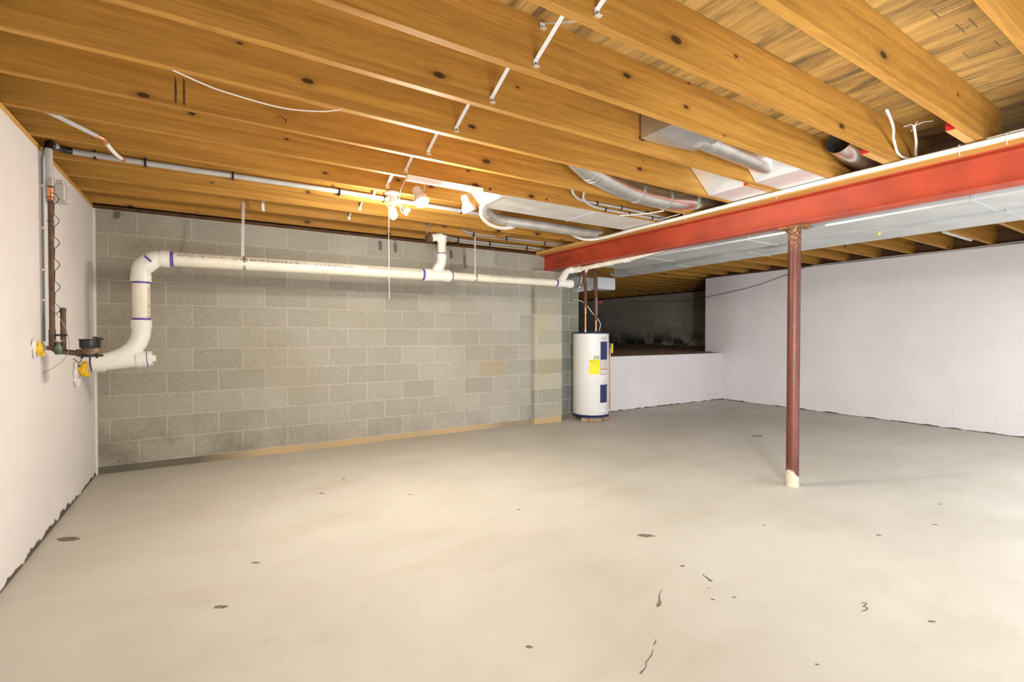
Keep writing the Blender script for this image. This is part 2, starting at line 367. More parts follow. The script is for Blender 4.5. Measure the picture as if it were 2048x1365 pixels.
def smooth_path(pts, n=8):
    pts = [Vector(p) for p in pts]
    if len(pts) < 3: return pts
    out = []
    P = [pts[0]*2 - pts[1]] + pts + [pts[-1]*2 - pts[-2]]
    for i in range(1, len(P)-2):
        p0, p1, p2, p3 = P[i-1], P[i], P[i+1], P[i+2]
        for k in range(n):
            s = k/n
            out.append(0.5*((2*p1) + (-p0+p2)*s + (2*p0-5*p1+4*p2-p3)*s*s + (-p0+3*p1-3*p2+p3)*s**3))
    out.append(pts[-1]); return out
def round_path(pts, rad, n=6):
    """polyline with rounded corners"""
    pts = [Vector(p) for p in pts]; out = [pts[0]]
    for i in range(1, len(pts)-1):
        a, b, c = pts[i-1], pts[i], pts[i+1]
        d1 = (a-b); d2 = (c-b); r = min(rad, d1.length*0.49, d2.length*0.49)
        s, e = b + d1.normalized()*r, b + d2.normalized()*r
        for k in range(n+1):
            u = k/n; out.append(s*(1-u)**2 + b*2*u*(1-u) + e*u*u)
    out.append(pts[-1]); return out
def tube(bm, path, r, seg=14, cap=True, radii=None):
    path = [Vector(p) for p in path]
    T = []
    for i in range(len(path)):
        a = path[max(0, i-1)]; b = path[min(len(path)-1, i+1)]
        T.append((b-a).normalized())
    ref = Vector((0, 0, 1)) if abs(T[0].z) < 0.9 else Vector((1, 0, 0))
    nrm = (ref - T[0]*ref.dot(T[0])).normalized(); rings = []
    for i, p in enumerate(path):
        nrm = (nrm - T[i]*nrm.dot(T[i])).normalized(); bi = T[i].cross(nrm)
        rr = radii[i] if radii else r
        rings.append([bm.verts.new(p + (nrm*math.cos(2*PI*k/seg) + bi*math.sin(2*PI*k/seg))*rr) for k in range(seg)])
    for a, b in zip(rings, rings[1:]):
        for k in range(seg): bm.faces.new((a[k], a[(k+1) % seg], b[(k+1) % seg], b[k]))
    if cap: bm.faces.new(rings[0][::-1]); bm.faces.new(rings[-1])
def lathe(bm, base, axis, prof, seg=24):
    """prof: list of (radius, height along axis)"""
    axis = Vector(axis).normalized(); base = Vector(base)
    path = [base + axis*h for r, h in prof]
    ref = Vector((0, 0, 1)) if abs(axis.z) < 0.9 else Vector((1, 0, 0))
    n = (ref - axis*ref.dot(axis)).normalized(); bi = axis.cross(n); rings = []
    for (r, h), p in zip(prof, path):
        rings.append([bm.verts.new(p + (n*math.cos(2*PI*k/seg) + bi*math.sin(2*PI*k/seg))*max(r, 1e-4)) for k in range(seg)])
    for a, b in zip(rings, rings[1:]):
        for k in range(seg): bm.faces.new((a[k], a[(k+1) % seg], b[(k+1) % seg], b[k]))
    bm.faces.new(rings[0][::-1]); bm.faces.new(rings[-1])
def mk(name, mat, parent, fn, *a, smooth=False, origin=None, **k):
    bm = bmesh.new(); fn(bm, *a, **k); return bm_to(name, bm, mat, parent, smooth, origin)
def text_mesh(s, size):
    cu = bpy.data.curves.new('lettering', 'FONT'); cu.body = s; cu.size = size; cu.resolution_u = 2
    o = bpy.data.objects.new('lettering', cu); C.objects.link(o)
    bpy.context.view_layer.update()
    me = bpy.data.meshes.new_from_object(o.evaluated_get(bpy.context.evaluated_depsgraph_get()))
    bpy.data.objects.remove(o); return me
def lettering(s, size, fmap, mat, parent, name='lettering', subdiv=False):
    """fmap(u,v) -> world point"""
    me = text_mesh(s, size); org = Vector(parent['_o'])
    xs = [v.co.x for v in me.vertices]; x0 = min(xs) if xs else 0
    for v in me.vertices:
        v.co = Vector(fmap(v.co.x - x0, v.co.y)) - org
    o = bpy.data.objects.new(name, me); C.objects.link(o); me.materials.clear(); me.materials.append(mat)
    o.parent = parent; o['_o'] = list(org); return o
def copy_tree(o, loc, label=None):
    c = o.copy(); C.objects.link(c); c.location = loc; c['_o'] = list(loc)
    if label: c['label'] = label
    for ch in o.children:
        d = ch.copy(); C.objects.link(d); d.parent = c
    return c

# ------------------------------------------------------------------ constants
T = 2.3069; YG = 5.4413; XL = -0.844; XR = 8.1755
JB, JT = 2.340, 2.575                       # joist bottom / top
XB = 3.94                                   # steel beam centre

# ------------------------------------------------------------------ setting
def st(name, mat, *b, bev=0.0):
    o = mk(name, M[mat], None, box, *b, bev=bev); o['kind'] = 'structure'; return o
flo = st('floor', 'floor', XL-0.2, XR+0.2, -2.0, 5.70, -0.15, 0.0)
st('wall_left', 'blk_left', XL-0.2, XL, -2.0, YG+0.2, 0.0, T)
st('wall_back', 'blk_back', XL, 4.18, YG, YG+0.16, 0.0, T)
st('wall_pilaster', 'blk_pier', 3.72, 4.18, 5.36, YG+0.02, 0.0, 2.092)
st('wall_return', 'blk_ret', 4.18, 4.683, 5.60, 5.80, 0.0, T)
st('wall_low', 'blk_low', 4.683, XR, 5.60, 5.80, 0.0, 0.872)
st('wall_right', 'blk_right', XR, XR+0.2, -2.0, 5.965, 0.0, T)
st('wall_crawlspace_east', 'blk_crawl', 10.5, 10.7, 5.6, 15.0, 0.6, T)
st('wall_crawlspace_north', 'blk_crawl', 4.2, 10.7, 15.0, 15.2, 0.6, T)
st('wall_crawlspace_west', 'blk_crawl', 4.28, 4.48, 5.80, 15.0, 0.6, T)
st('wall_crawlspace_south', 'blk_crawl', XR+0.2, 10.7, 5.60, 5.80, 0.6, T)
st('trim_sill_left', 'plate', XL-0.2, XL-0.001, -2.0, YG+0.2, T, JB)
st('trim_sill_right', 'dark_wood', XR+0.01, XR+0.2, -2.0, 5.9, T, JB)
st('trim_sill_back', 'dark_wood', XL, 4.18, YG+0.01, YG+0.15, T, JB)
st('trim_rim_back', 'dark_wood', XL-0.2, 4.2, YG+0.09, YG+0.13, JB, JT)
st('trim_rim_left', 'dark_wood', XL-0.2, XL-0.16, -2.0, YG+0.1, JB, JT)
st('trim_rim_crawlspace', 'dark_wood', 10.66, 10.7, 5.6, 15.2, JB, JT)
st('trim_rim_right', 'dark_wood', XR+0.14, XR+0.18, -2.0, 5.9, JB, JT)
st('trim_sill_crawlspace', 'dark_wood', 10.52, 10.7, 5.6, 15.0, T, JB)
st('ceiling', 'ply', XL-0.2, 10.7, -2.0, 15.2, JT, JT+0.02)
# panel seams of the plywood
# dirt of the crawlspace
def dirt(bm):
    nx, ny = 40, 60; g = []
    for j in range(ny+1):
        row = []
        for i in range(nx+1):
            x = 4.3 + (10.6-4.3)*i/nx; y = 5.74 + (15.1-5.74)*j/ny
            z = 0.862 + 0.012*(y-5.74) + 0.006*(x-4.3) + 0.022*noise.noise(Vector((x*2.1, y*2.1, 0)))*min(1, (y-5.74)*2) + 0.01*noise.noise(Vector((x*7, y*7, 2)))
            row.append(bm.verts.new((x, y, z)))
        g.append(row)
    for j in range(ny):
        for i in range(nx): bm.faces.new((g[j][i], g[j][i+1], g[j+1][i+1], g[j+1][i]))
d = mk('floor_crawlspace', M['dirt'], None, dirt, smooth=True); d['kind'] = 'structure'

# marks in the concrete (surface damage with its own shape), children of the floor
def blob(bm, pts, z=0.0012):
    poly(bm, [(x, y, z) for x, y in pts])
def ribbon(bm, pts, ws, z=0.0012):
    L_, R_ = [], []
    for i, (x, y) in enumerate(pts):
        a = pts[max(0, i-1)]; b = pts[min(len(pts)-1, i+1)]
        dx, dy = b[0]-a[0], b[1]-a[1]; l = math.hypot(dx, dy) or 1
        L_.append(bm.verts.new((x - dy/l*ws[i], y + dx/l*ws[i], z))); R_.append(bm.verts.new((x + dy/l*ws[i], y - dx/l*ws[i], z)))
    for i in range(len(pts)-1): bm.faces.new((L_[i], L_[i+1], R_[i+1], R_[i]))
def crack(pts, ws):
    mk('crack', M['crack'], flo, ribbon, pts, ws)
crack([(1.83, 1.564), (1.79, 1.545), (1.765, 1.526), (1.736, 1.495), (1.71, 1.482), (1.69, 1.472)], [.0012, .002, .003, .007, .009, .001])
crack([(1.508, 1.318), (1.49, 1.306), (1.47, 1.298)], [.0015, .003, .001])
crack([(1.45, 1.282), (1.42, 1.262), (1.397, 1.254), (1.37, 1.245), (1.352, 1.227), (1.335, 1.222), (1.308, 1.215)], [.001, .002, .0015, .0022, .0015, .002, .004])
crack([(2.503, 1.002), (2.524, 0.998), (2.529, 0.991), (2.505, .986), (2.478, 0.985), (2.49, .975), (2.482, 0.968), (2.455, .967), (2.43, 0.973)], [.001, .003, .003, .003, .003, .003, .003, .003, .001])
crack([(2.125, 1.554), (2.115, 1.544), (2.11, 1.52), (2.097, 1.485)], [.001, .003, .005, .009])
for (x, y, r, e) in [(2.235, 2.042, .038, 1.6), (2.108, 1.667, .012, 1.5), (1.82, 2.812, .013, 1.2), (-0.759+.04, 3.824, .045, 1.7), (0.031, 2.512, .02, 1.8), (1.285, 3.515, .012, 1.6), (5.574, 3.335, .05, 1.6), (4.46, 1.297, .013, 1.4), (3.951, 1.172, .013, 1.4), (3.45, 1.29, .015, 1.2), (.72, 3.9, .018, 1.4), (.95, 4.2, .014, 1.4), (1.96, 1.38, .008, 1.3), (2.06, 1.34, .008, 1.5), (2.03, 1.45, .006, 1.2), (3.0, 1.75, .010, 1.4), (2.6, .78, .012, 1.5), (1.9, .9, .007, 1.3), (1.05, 1.55, .012, 1.3), (0.2, 2.9, .014, 1.8)]:
    pts = []
    for k in range(18):
        a = 2*PI*k/18; q = r*(0.65 + 0.5*random.random())
        pts.append((x + q*math.cos(a)*e*0.84 - 0.0*q*math.sin(a), y - q*math.cos(a)*e*0.5*0.9 + q*math.sin(a)*0.8))
    mk('stain', M['crack'], flo, blob, pts)

# ------------------------------------------------------------------ floor joists
JY = [0.525, 0.913, 1.317, 1.700, 2.074, 2.477, 2.886, 3.294, 3.713, 4.117, 4.525, 4.934, 5.345]
ORD = ['first', 'second', 'third', 'fourth', 'fifth', 'sixth', 'seventh', 'eighth', 'ninth', 'tenth', 'eleventh', 'twelfth', 'thirteenth', 'fourteenth', 'fifteenth', 'sixteenth', 'seventeenth', 'eighteenth', 'nineteenth', 'twentieth', 'twenty-first', 'twenty-second', 'twenty-third', 'twenty-fourth', 'twenty-fifth', 'twenty-sixth', 'twenty-seventh']
x0, x1 = XL-0.155, 4.05
proto = mk('floor_joist', M['joist'], None, box, x0, x1, 0, .038, JB, JT, bev=0.002, origin=(0, 0, 0))
for k, y in enumerate(sorted(JY, reverse=True)):
    o = proto if k == 0 else proto.copy()
    if k: C.objects.link(o)
    o.location = (0.0, y, 0)
    tag(o, 'wooden ceiling joist left of the red beam, %s out from the grey block wall' % ORD[k], 'ceiling joist', 'joists between the left wall and the red beam')
def joist_at(y):
    for o in C.objects:
        if o.name.startswith('floor_joist') and abs(o.location.y-y) < 1e-3:
            o['_o'] = [o.location.x, o.location.y, o.location.z]; return o
M['char'] = simple('dark_smudge', (.07, .04, .02), .8, var=.5, vscale=40)
ja = joist_at(2.886)
for xx in (-.1335, -.0995):
    mk('smudge_mark', M['char'], ja, lambda bm: poly(bm, [(xx-.004, 2.8856, 2.352), (xx+.004, 2.8856, 2.352), (xx+.005, 2.8856, 2.42), (xx+.003, 2.8856, 2.47), (xx-.003, 2.8856, 2.49), (xx-.0045, 2.8856, 2.43)]))
mk('smudge_mark', M['char'], ja, tube, smooth_path([(.310, 2.8855, 2.386), (.322, 2.8855, 2.398), (.335, 2.8855, 2.399), (.348, 2.8855, 2.392), (.357, 2.8855, 2.380), (.360, 2.8855, 2.370)]), .0022, seg=6)
mk('smudge_mark', M['char'], ja, tube, [(.357, 2.8855, 2.382), (.361, 2.8855, 2.396)], .0022, seg=6)
jb = joist_at(3.294)
for xx in (1.859, 2.404):
    mk('bolt_head', M['char'], jb, lathe, (xx, 3.2942, 2.356), (0, -1, 0), [(.011, 0), (.011, .002), (.006, .003)], seg=14)
# right-hand joists
JR = [1.495 + .4075*k for k in range(0, 11)]     # above the room, right of the beam
protr = mk('floor_joist', M['joist'], None, box, 4.2, XR+0.135, 0, .038, JB, JT, bev=0.002, origin=(0, 0, 0))
for k, y in enumerate(JR):
    o = protr if k == 0 else protr.copy()
    if k: C.objects.link(o)
    o.location = (0.0, y, 0)
    tag(o, 'wooden ceiling joist right of the grey duct, %s from the photo\'s right edge' % ORD[k], 'ceiling joist', 'joists between the duct and the white right wall')
JCR = [5.98 + .4075*k for k in range(0, 21)]
protc = mk('floor_joist', M['joist'], None, box, 4.30, 10.66, 0, .038, JB, JT, bev=0.002, origin=(0, 0, 0))
for k, y in enumerate(JCR):
    o = protc if k == 0 else protc.copy()
    if k: C.objects.link(o)
    o.location = (0.0, y, 0)
    tag(o, 'wooden joist over the dark crawlspace, %s behind its opening' % ORD[k], 'ceiling joist', 'joists over the crawlspace')
# lapped boards with red ends beside the joists on the beam
M['red_wood'] = wood_mat('red_end_wood', 0, (.74, .45, .16), (.55, .30, .09), knots=False, red_end=0.004)
for k, (y, lab) in enumerate([(0.956, 'short lapped board with dark red end beside the nearest right-hand joist at the beam'), (1.360, 'short lapped board with bright red end near the two loops of white cable')]):
    o = mk('lap_board', M['red_wood'], None, box, 3.43, 4.06, y, y+.042, JB+0.001, JB+0.20, bev=0.001, origin=(3.43, y, JB))
    tag(o, lab, 'board', 'red-ended boards lapped on the beam')
for k, (y, lab) in enumerate([(2.119, 'short lapped board with red end below the sheet metal takeoff plenum'), (2.930, 'short lapped board with red end beyond the taped round duct')]):
    o = mk('lap_board', M['red_wood'], None, box, 3.40, 4.06, y, y+.040, JB+0.001, JB+0.03, bev=0.001, origin=(3.40, y, JB))
    tag(o, lab, 'board', 'red-ended boards lapped on the beam')
# blocking in the bay by the grey wall, small brace
mk_b = mk('blocking', M['joist'], None, box, 2.85, 2.89, 4.565, 4.93, JB+0.01, JB+0.11, bev=0.001)
tag(mk_b, 'short wooden block between two joists near the grey block wall', 'blocking')
mk_b = mk('blocking', M['joist'], None, box, 6.75, 6.79, 1.94, 2.30, JB+0.02, JB+0.06, bev=0.001)
tag(mk_b, 'wooden block under white pipe ends between joists above the right wall', 'blocking')

# plywood grade stamps and nail tips on the subfloor
M['ink2'] = simple('faded_ink', (.20, .13, .06), 0.8, var=0.4, vscale=50)

# ------------------------------------------------------------------ cross bridging straps
def strap_pair(k, ya, yb, x, down_label, up_label):
    """ya = joist nearer the camera (far face at ya+.038), yb = near face of the next joist"""
    for mode, lab in (('down', down_label), ('up', up_label)):
        if lab is None: continue
        if mode == 'down': p, q = Vector((x, ya+.040, JT-.02)), Vector((x-.005, yb-.0015, JB+.045))
        else: p, q = Vector((x+.035, ya+.040, JB+.045)), Vector((x+.03, yb-.0015, JT-.02))
        t = thing('bridging_strap', lab, 'metal strap', q, 'galvanized bridging straps between joists')
        dr = (q-p).normalized(); side = Vector((1, 0, 0)); nn = dr.cross(side)
        def body(bm):
            for s in (-1, 0, 1):
                obox(bm, (p+q)/2 + side*s*.0062 + nn*(-.0022 if s == 0 else 0), dr, side, nn, (q-p).length/2, .0035, .0010)
            obox(bm, (p+q)/2 - nn*.0006, dr, side, nn, (q-p).length/2, .0095, .0005)
        mk('strap_web', M['steel_bright'], t, body)
        s = -1 if mode == 'down' else 1
        def foot(bm):
            obox(bm, q + Vector((0, -.001, -.010)), (1, 0, 0), (0, 1, 0), (0, 0, 1), .0125, .0010, .016)
            obox(bm, q + Vector((0, -.010, -.026)), (1, 0, 0), (0, 1, 0), (0, 0, 1), .0125, .010, .0010)
        mk('foot_tab', M['steel_bright'], t, foot)
        mk('nail_head', M['black'], t, lathe, q + Vector((0, -.0018, -.012)), (0, -1, 0), [(.004, 0), (.003, .002)], seg=10)
JS = sorted(JY)
for i in range(len(JS)-1):
    ya, yb = JS[i], JS[i+1]
    if ya < 0.8: continue
    n_from = len(JS)-1-i                   # ordinal of the nearer joist from the grey wall
    base = 'bay between joists %s and %s from the grey wall' % (ORD[n_from-1], ORD[n_from])
    strap_pair(i, ya, yb, 1.185, 'galvanized strap slanting down in the ' + base if i < 11 else None,
               ('galvanized strap slanting up in the ' + base) if i in (2,) else None)
def simple_strap(pts, w_, th, lab, x_axis=True):
    pts = [Vector(p) for p in pts]
    def f(bm):
        for a, b in zip(pts, pts[1:]):
            d_ = (b-a).normalized(); s = Vector((1, 0, 0)); n_ = d_.cross(s).normalized()
            obox(bm, (a+b)/2, d_, s, n_, (b-a).length/2, w_/2, th/2)
    return tag(mk('bridging_strap', M['steel'], None, f), lab, 'metal strap', 'galvanized bridging straps between joists')
simple_strap([(0.41, 4.535, 2.50), (0.405, 4.79, 2.375), (0.41, 4.80, 2.31)], .022, .002, 'bent galvanized strap hanging under the joists above the long white drain pipe')
simple_strap([(2.02, 4.60, 2.46), (2.0, 4.925, 2.375), (2.0, 4.928, 2.32)], .02, .002, 'bent galvanized strap just above the drain riser elbow')

# ------------------------------------------------------------------ steel beam, its plate and the post
b = thing('steel_beam', 'red-painted steel I-beam crossing the ceiling on a rusty post', 'beam', (XB, 0, 2.09))
def ibeam(bm):
    y0, y1, zb, zt = -1.9, 5.48, 2.092, 2.303
    xs = XB; hw = .064; tf = .011; tw = .006; fr = .014
    prof = [(-hw, zb), (hw, zb), (hw, zb+tf)]
    def fil(sx, zc, sz):
        out = []
        for k in range(6):
            a = PI/2*k/5
            out.append((sx*(tw + fr - fr*math.sin(a)), zc + sz*(fr - fr*math.cos(a))))
        return out
    prof = [(-hw, zb), (hw, zb), (hw, zb+tf*.8)] + fil(1, zb+tf, 1) + [p for p in fil(1, zt-tf, -1)][::-1] + [(hw, zt-tf*.8), (hw, zt), (-hw, zt), (-hw, zt-tf*.8)] + fil(-1, zt-tf, -1) + fil(-1, zb+tf, 1)[::-1] + [(-hw, zb+tf*.8)]
    a = [bm.verts.new((xs+x, y0, z)) for x, z in prof]; c = [bm.verts.new((xs+x, y1, z)) for x, z in prof]
    n = len(prof)
    for i in range(n): bm.faces.new((a[i], a[(i+1) % n], c[(i+1) % n], c[i]))
    bm.faces.new(a[::-1]); bm.faces.new(c)
mk('beam_profile', M['red_steel'], b, ibeam, smooth=True)
lettering("CAPANO '77", .085, lambda u, v: (XB-.0068, 5.18-u*1.15, 2.165+v*1.15), simple('dark_marker', (.14, .02, .012), .7), b)
pl = thing('beam_plate', 'orange-brown timber plate lying on top of the red beam', 'timber plate', (XB-.09, 0, 2.303))
mk('plank', M['plate'], pl, box, 3.765, 4.045, -1.9, 5.40, 2.303, 2.3395, bev=.002)

PX, PY = 3.990, 2.092
p = thing('support_post', 'rusty dark red round steel post standing on the floor under the beam', 'post', (PX, PY, 0))
mk('post_shaft', M['post'], p, lathe, (PX, PY, 0), (0, 0, 1), [(.0465, 0), (.0465, .001), (.0465, 2.078)], seg=40, smooth=True, origin=(PX, PY, 0))
M['rust'] = simple('rusty_plate', (.30, .15, .06), .8, .2, bump=.5, bscale=60, var=.4, vscale=30)
def cap(bm):
    box(bm, PX-.075, PX+.075, PY-.10, PY+.10, 2.078, 2.0905, bev=.001)
mk('cap_plate', M['rust'], p, cap)
for sx, sy in ((-1, -1), (-1, 1), (1, -1), (1, 1)):
    mk('bolt', M['rust'], p, lathe, (PX+sx*.045, PY+sy*.082, 2.078), (0, 0, -1), [(.010, 0), (.010, .008), (.006, .008), (.006, .020)], seg=6)

# ------------------------------------------------------------------ supply ducts beside the beam
d1 = thing('air_duct', 'long rectangular sheet metal air duct running directly beside the red beam', 'duct', (4.3, 0, 2.072))
DZ1 = 2.0715
def duct1(bm):
    box(bm, 4.092, 4.55, -1.9, 4.57, DZ1, 2.335)
mk('duct_body', M['duct'], d1, duct1)
def seam(bm, y, x0, x1, z):
    box(bm, x0-.006, x1+.004, y-.012, y+.012, z-.006, 2.30, bev=.002)
for y in (1.05, 2.55, 3.75):
    mk('drive_cleat', M['duct'], d1, seam, y, 4.092, 4.55, DZ1)
tg = mk('yellow_flag', M['tagy'], None, lathe, (4.655, 1.765, 2.062), (0, 0, -1), [(.004, 0), (.011, .008), (.010, .018), (.003, .024)], seg=12, smooth=True)
tag(tg, 'small bright yellow foam plug stuck under the grey ducts', 'plug')
d2 = thing('air_duct', 'lower rectangular sheet metal duct on the far side of the long beam-side duct', 'duct', (4.85, 0, 2.06))
def duct2(bm):
    z = 2.061
    pts = [(4.60, -1.9), (4.60, 2.3), (4.64, 3.2), (4.86, 4.35), (4.86, 5.04), (5.12, 5.04), (5.12, 4.35), (5.035, 3.2), (5.02, 2.3), (5.02, -1.9)]
    poly(bm, [(x, y, z) for x, y in pts], (0, 0, .275))
mk('duct_body', M['duct'], d2, duct2)
for y in (1.0, 2.9, 3.9):
    mk('drive_cleat', M['duct'], d2, box, 4.59 + (0.0 if y < 2.3 else .06 if y < 3.5 else .19), 5.04, y-.010, y+.010, 2.055, 2.30, bev=.002)
# filler sheet between the two ducts at the left end
d3 = thing('duct_box', 'small pale sheet metal duct box above and behind the water heater', 'duct', (4.95, 5.4, 1.88), None)
def dbox(bm):
    box(bm, 4.78, 5.12, 5.28, 5.56, 1.885, 2.058, bev=.003)
mk('box_shell', simple('pale_sheet', (.62, .65, .66), .5, .2, var=.06), d3, dbox)
d4 = thing('plenum_duct', 'darker sheet metal plenum behind the two insulated pipes', 'duct', (4.6, 5.45, 1.85), None)
def dple(bm):
    poly(bm, [(4.50, 5.42, 1.83), (4.775, 5.42, 1.875), (4.775, 5.42, 2.06), (4.50, 5.42, 2.06)], (0, .13, 0))
mk('plenum_shell', M['duct'], d4, dple)
fx = mk('flexible_duct', M['foil'], None, tube, smooth_path([(4.63, 5.36, 2.16), (4.56, 5.36, 2.06), (4.52, 5.36, 1.95), (4.50, 5.38, 1.88)]), .035, smooth=True,
        radii=[.035 + .004*((k % 2)*2-1) for k in range(25)])
tag(fx, 'short shiny foil duct bend left of the insulated pipes over the heater', 'duct')
co = thing('cable_coil', 'loose coil of grey wire hanging under the end of the duct', 'wire coil', (4.72, 4.85, 2.02))
def coil(bm):
    for k in range(3):
        r = .075 + .012*k; c = Vector((4.72, 4.80, 2.065))
        tube(bm, [c + Vector((.85*r*1.3*math.cos(a), .53*-r*math.cos(a), -.55*r*math.sin(a)-.004*k)) for a in [PI*j/14 for j in range(15)]], .0035, seg=6)
mk('wire_loops', M['wire_g'], co, coil, smooth=True)

# ------------------------------------------------------------------ ducts in the joist bays
# A: boot and round pipe in the bay between 1.70 and 2.074
a = thing('round_duct', 'short round metal duct with square boot, in the joist bay right of the taped one', 'duct', (2.6, 1.9, 2.42), 'round ducts in the joist bays')
ZA = 2.455
def bootA(bm):
    poly(bm, [(2.20, 1.75, 2.40), (2.20, 2.06, 2.40), (2.42, 2.06, 2.40), (2.62, 2.0, 2.39), (2.62, 1.84, 2.39), (2.42, 1.75, 2.40)], (0, 0, .16))
mk('duct_boot', M['steel'], a, bootA)
mk('duct_pipe', M['foil'], a, tube, [(2.56, 1.92, ZA), (2.9, 1.945, ZA), (3.1, 1.955, ZA), (3.35, 1.965, ZA-.01), (3.50, 1.965, ZA-.02)], .078, seg=28, smooth=True)
for x in (2.66, 2.69, 3.36):
    mk('band', M['steel'], a, tube, [(x, 1.928+.0*x, ZA), (x+.008, 1.929, ZA)], .080, seg=28, smooth=True)
def takeoff(bm):
    poly(bm, [(3.40, 2.066, 2.342), (3.14, 2.066, 2.56), (3.14, 1.745, 2.56), (3.40, 1.745, 2.342)], (.004, 0, .004))
    poly(bm, [(3.40, 2.066, 2.342), (3.84, 2.066, 2.342), (3.84, 1.745, 2.342), (3.40, 1.745, 2.342)], (0, 0, .004))
M['maroon'] = simple('primed_sheet', (.30, .16, .14), .4, .2, var=.1)
to = mk('takeoff_plenum', M['steel_bright'], None, takeoff); tag(to, 'bright sheet metal takeoff sloping to the beam under the short round duct', 'sheet metal')
def takeoff2(bm):
    poly(bm, [(3.42, 2.47, 2.344), (3.15, 2.47, 2.56), (3.15, 2.118, 2.56), (3.42, 2.118, 2.344)], (.004, 0, .004))
    poly(bm, [(3.42, 2.47, 2.344), (3.86, 2.47, 2.344), (3.86, 2.118, 2.344), (3.42, 2.118, 2.344)], (0, 0, .004))
to = mk('takeoff_plenum', M['steel_bright'], None, takeoff2); tag(to, 'pale sheet metal takeoff between joists beside the beam, left of the round duct end', 'sheet metal')
# B: taped flexible run between 2.477 and 2.886
bq = thing('round_duct', 'long taped round foil duct sagging from the joist bay to the beam', 'duct', (3.0, 2.8, 2.4), 'round ducts in the joist bays')
PB = smooth_path([(2.10, 2.62, 2.50), (2.38, 2.72, 2.44), (2.75, 2.80, 2.405), (3.1, 2.84, 2.39), (3.45, 2.84, 2.40), (3.75, 2.80, 2.44), (3.95, 2.77, 2.47)], 8)
mk('duct_pipe', M['foil'], bq, tube, PB, .086, seg=28, smooth=True)
for i in (8, 9, 21, 29, 37):
    mk('tape_band' if i > 10 else 'band', M['tape'] if i > 10 else M['steel'], bq, tube, [PB[i], PB[i] + (PB[i+1]-PB[i]).normalized()*(.028 if i > 10 else .010)], .0885, seg=28, smooth=True)
# C: short dark round duct between 1.317 and 1.70
cq = mk('round_duct', M['foil'], None, tube, smooth_path([(3.52, 1.565, 2.50), (3.75, 1.56, 2.46), (4.0, 1.55, 2.44), (4.15, 1.55, 2.43)]), .080, seg=28, cap=False, smooth=True)
tag(cq, 'short shiny round duct stub beyond the beam near the loops of white cable', 'duct', 'round ducts in the joist bays')
# D: smaller pipe under the pan
dq = thing('round_duct', 'slim round metal duct with elbow, under the panned joist bay near the spotlights', 'duct', (2.4, 3.85, 2.3), 'round ducts in the joist bays')
PD = smooth_path([(2.07, 3.70, 2.40), (2.11, 3.80, 2.335), (2.22, 3.86, 2.30), (2.36, 3.88, 2.29), (2.8, 3.86, 2.285), (3.3, 3.89, 2.29), (3.5, 3.905, 2.30)], 6)
mk('duct_pipe', simple('dull_round_duct', (.46, .44, .40), .42, .5, bump=.2, bscale=20, var=.12, vscale=9), dq, tube, PD, .047, seg=24, smooth=True)
for i in (3, 8, 13, 17):
    mk('band', M['tape'] if i > 15 else M['steel'], dq, tube, [PD[i], PD[i] + (PD[i+1]-PD[i]).normalized()*(.03 if i > 15 else .008)], .049, seg=24, smooth=True)
# panned bay
pn = thing('duct_pan', 'pale sheet metal pan closing the joist bay beside the track light', 'sheet metal', (2.8, 3.5, 2.335))
def pan(bm):
    box(bm, 2.00, 2.97, 3.315, 3.735, 2.3355, 2.3385)
mk('pan_sheet', M['duct_pan'], pn, pan)
mk('pan_sheet', M['duct_pan'], pn, box, 2.975, 3.76, 3.315, 3.735, 2.3355, 2.3385)
mk('drive_cleat', M['steel_bright'], pn, box, 2.962, 2.980, 3.315, 3.735, 2.330, 2.3355)
def panend(bm):
    poly(bm, [(2.00, 3.335, 2.337), (2.00, 3.712, 2.337), (1.80, 3.712, 2.55), (1.80, 3.335, 2.55)], (.003, 0, .002))
    box(bm, 1.995, 2.012, 3.335, 3.735, 2.328, 2.337)
mk('end_flap', M['duct_pan'], pn, panend)

# ------------------------------------------------------------------ PVC drain line
R4, R3 = .0595, .0455
YP = 4.90
def zp(x): return 1.846 + (x+.26)*.0078
dr = thing('drain_pipe', 'long white PVC drain pipe hung along the grey block wall with two bends', 'drain pipe', (0, YP, 1.84))
mk('pipe', M['pvc'], dr, tube, [(-.30, YP, zp(-.3)), (1.95, YP, zp(1.95))], R4, seg=28, smooth=True)
mk('pipe', M['pvc'], dr, tube, [(2.25, YP, zp(2.2)+.004), (3.74, YP, 1.876)], R3, seg=24, smooth=True)
# upper bend: two 45s
ub = round_path([(-.300, YP, zp(-.3)), (-.395, YP, 1.838), (-.466, YP, 1.765), (-.468, YP, 1.66)], .055, 6)
mk('elbow_fitting', M['pvc_fit'], dr, tube, ub, .066, seg=28, smooth=True)
mk('elbow_collar', M['pvc_fit'], dr, tube, [(-.335, YP, 1.8435), (-.275, YP, 1.8445)], .070, seg=28, smooth=True)
mk('elbow_collar', M['pvc_fit'], dr, tube, [(-.467, YP, 1.70), (-.467, YP, 1.645)], .070, seg=28, smooth=True)
mk('elbow_collar', M['pvc_fit'], dr, tube, [(-.372, YP, 1.845), (-.448, YP, 1.767)], .069, seg=28, smooth=True)
mk('pipe', M['pvc'], dr, tube, [(-.467, YP, 1.66), (-.467, YP, 1.33)], R4, seg=28, smooth=True)
mk('elbow_collar', M['pvc_fit'], dr, tube, [(-.467, YP, 1.335), (-.467, YP, 1.268)], .069, seg=28, smooth=True)
sw = smooth_path([(-.467, YP, 1.30), (-.470, YP, 1.22), (-.495, YP, 1.145), (-.545, YP, 1.082), (-.62, YP, 1.035), (-.70, YP, 1.008), (-.76, YP, .998)], 6)
mk('sweep_bend', M['pvc_fit'], dr, tube, sw, .063, seg=28, smooth=True)
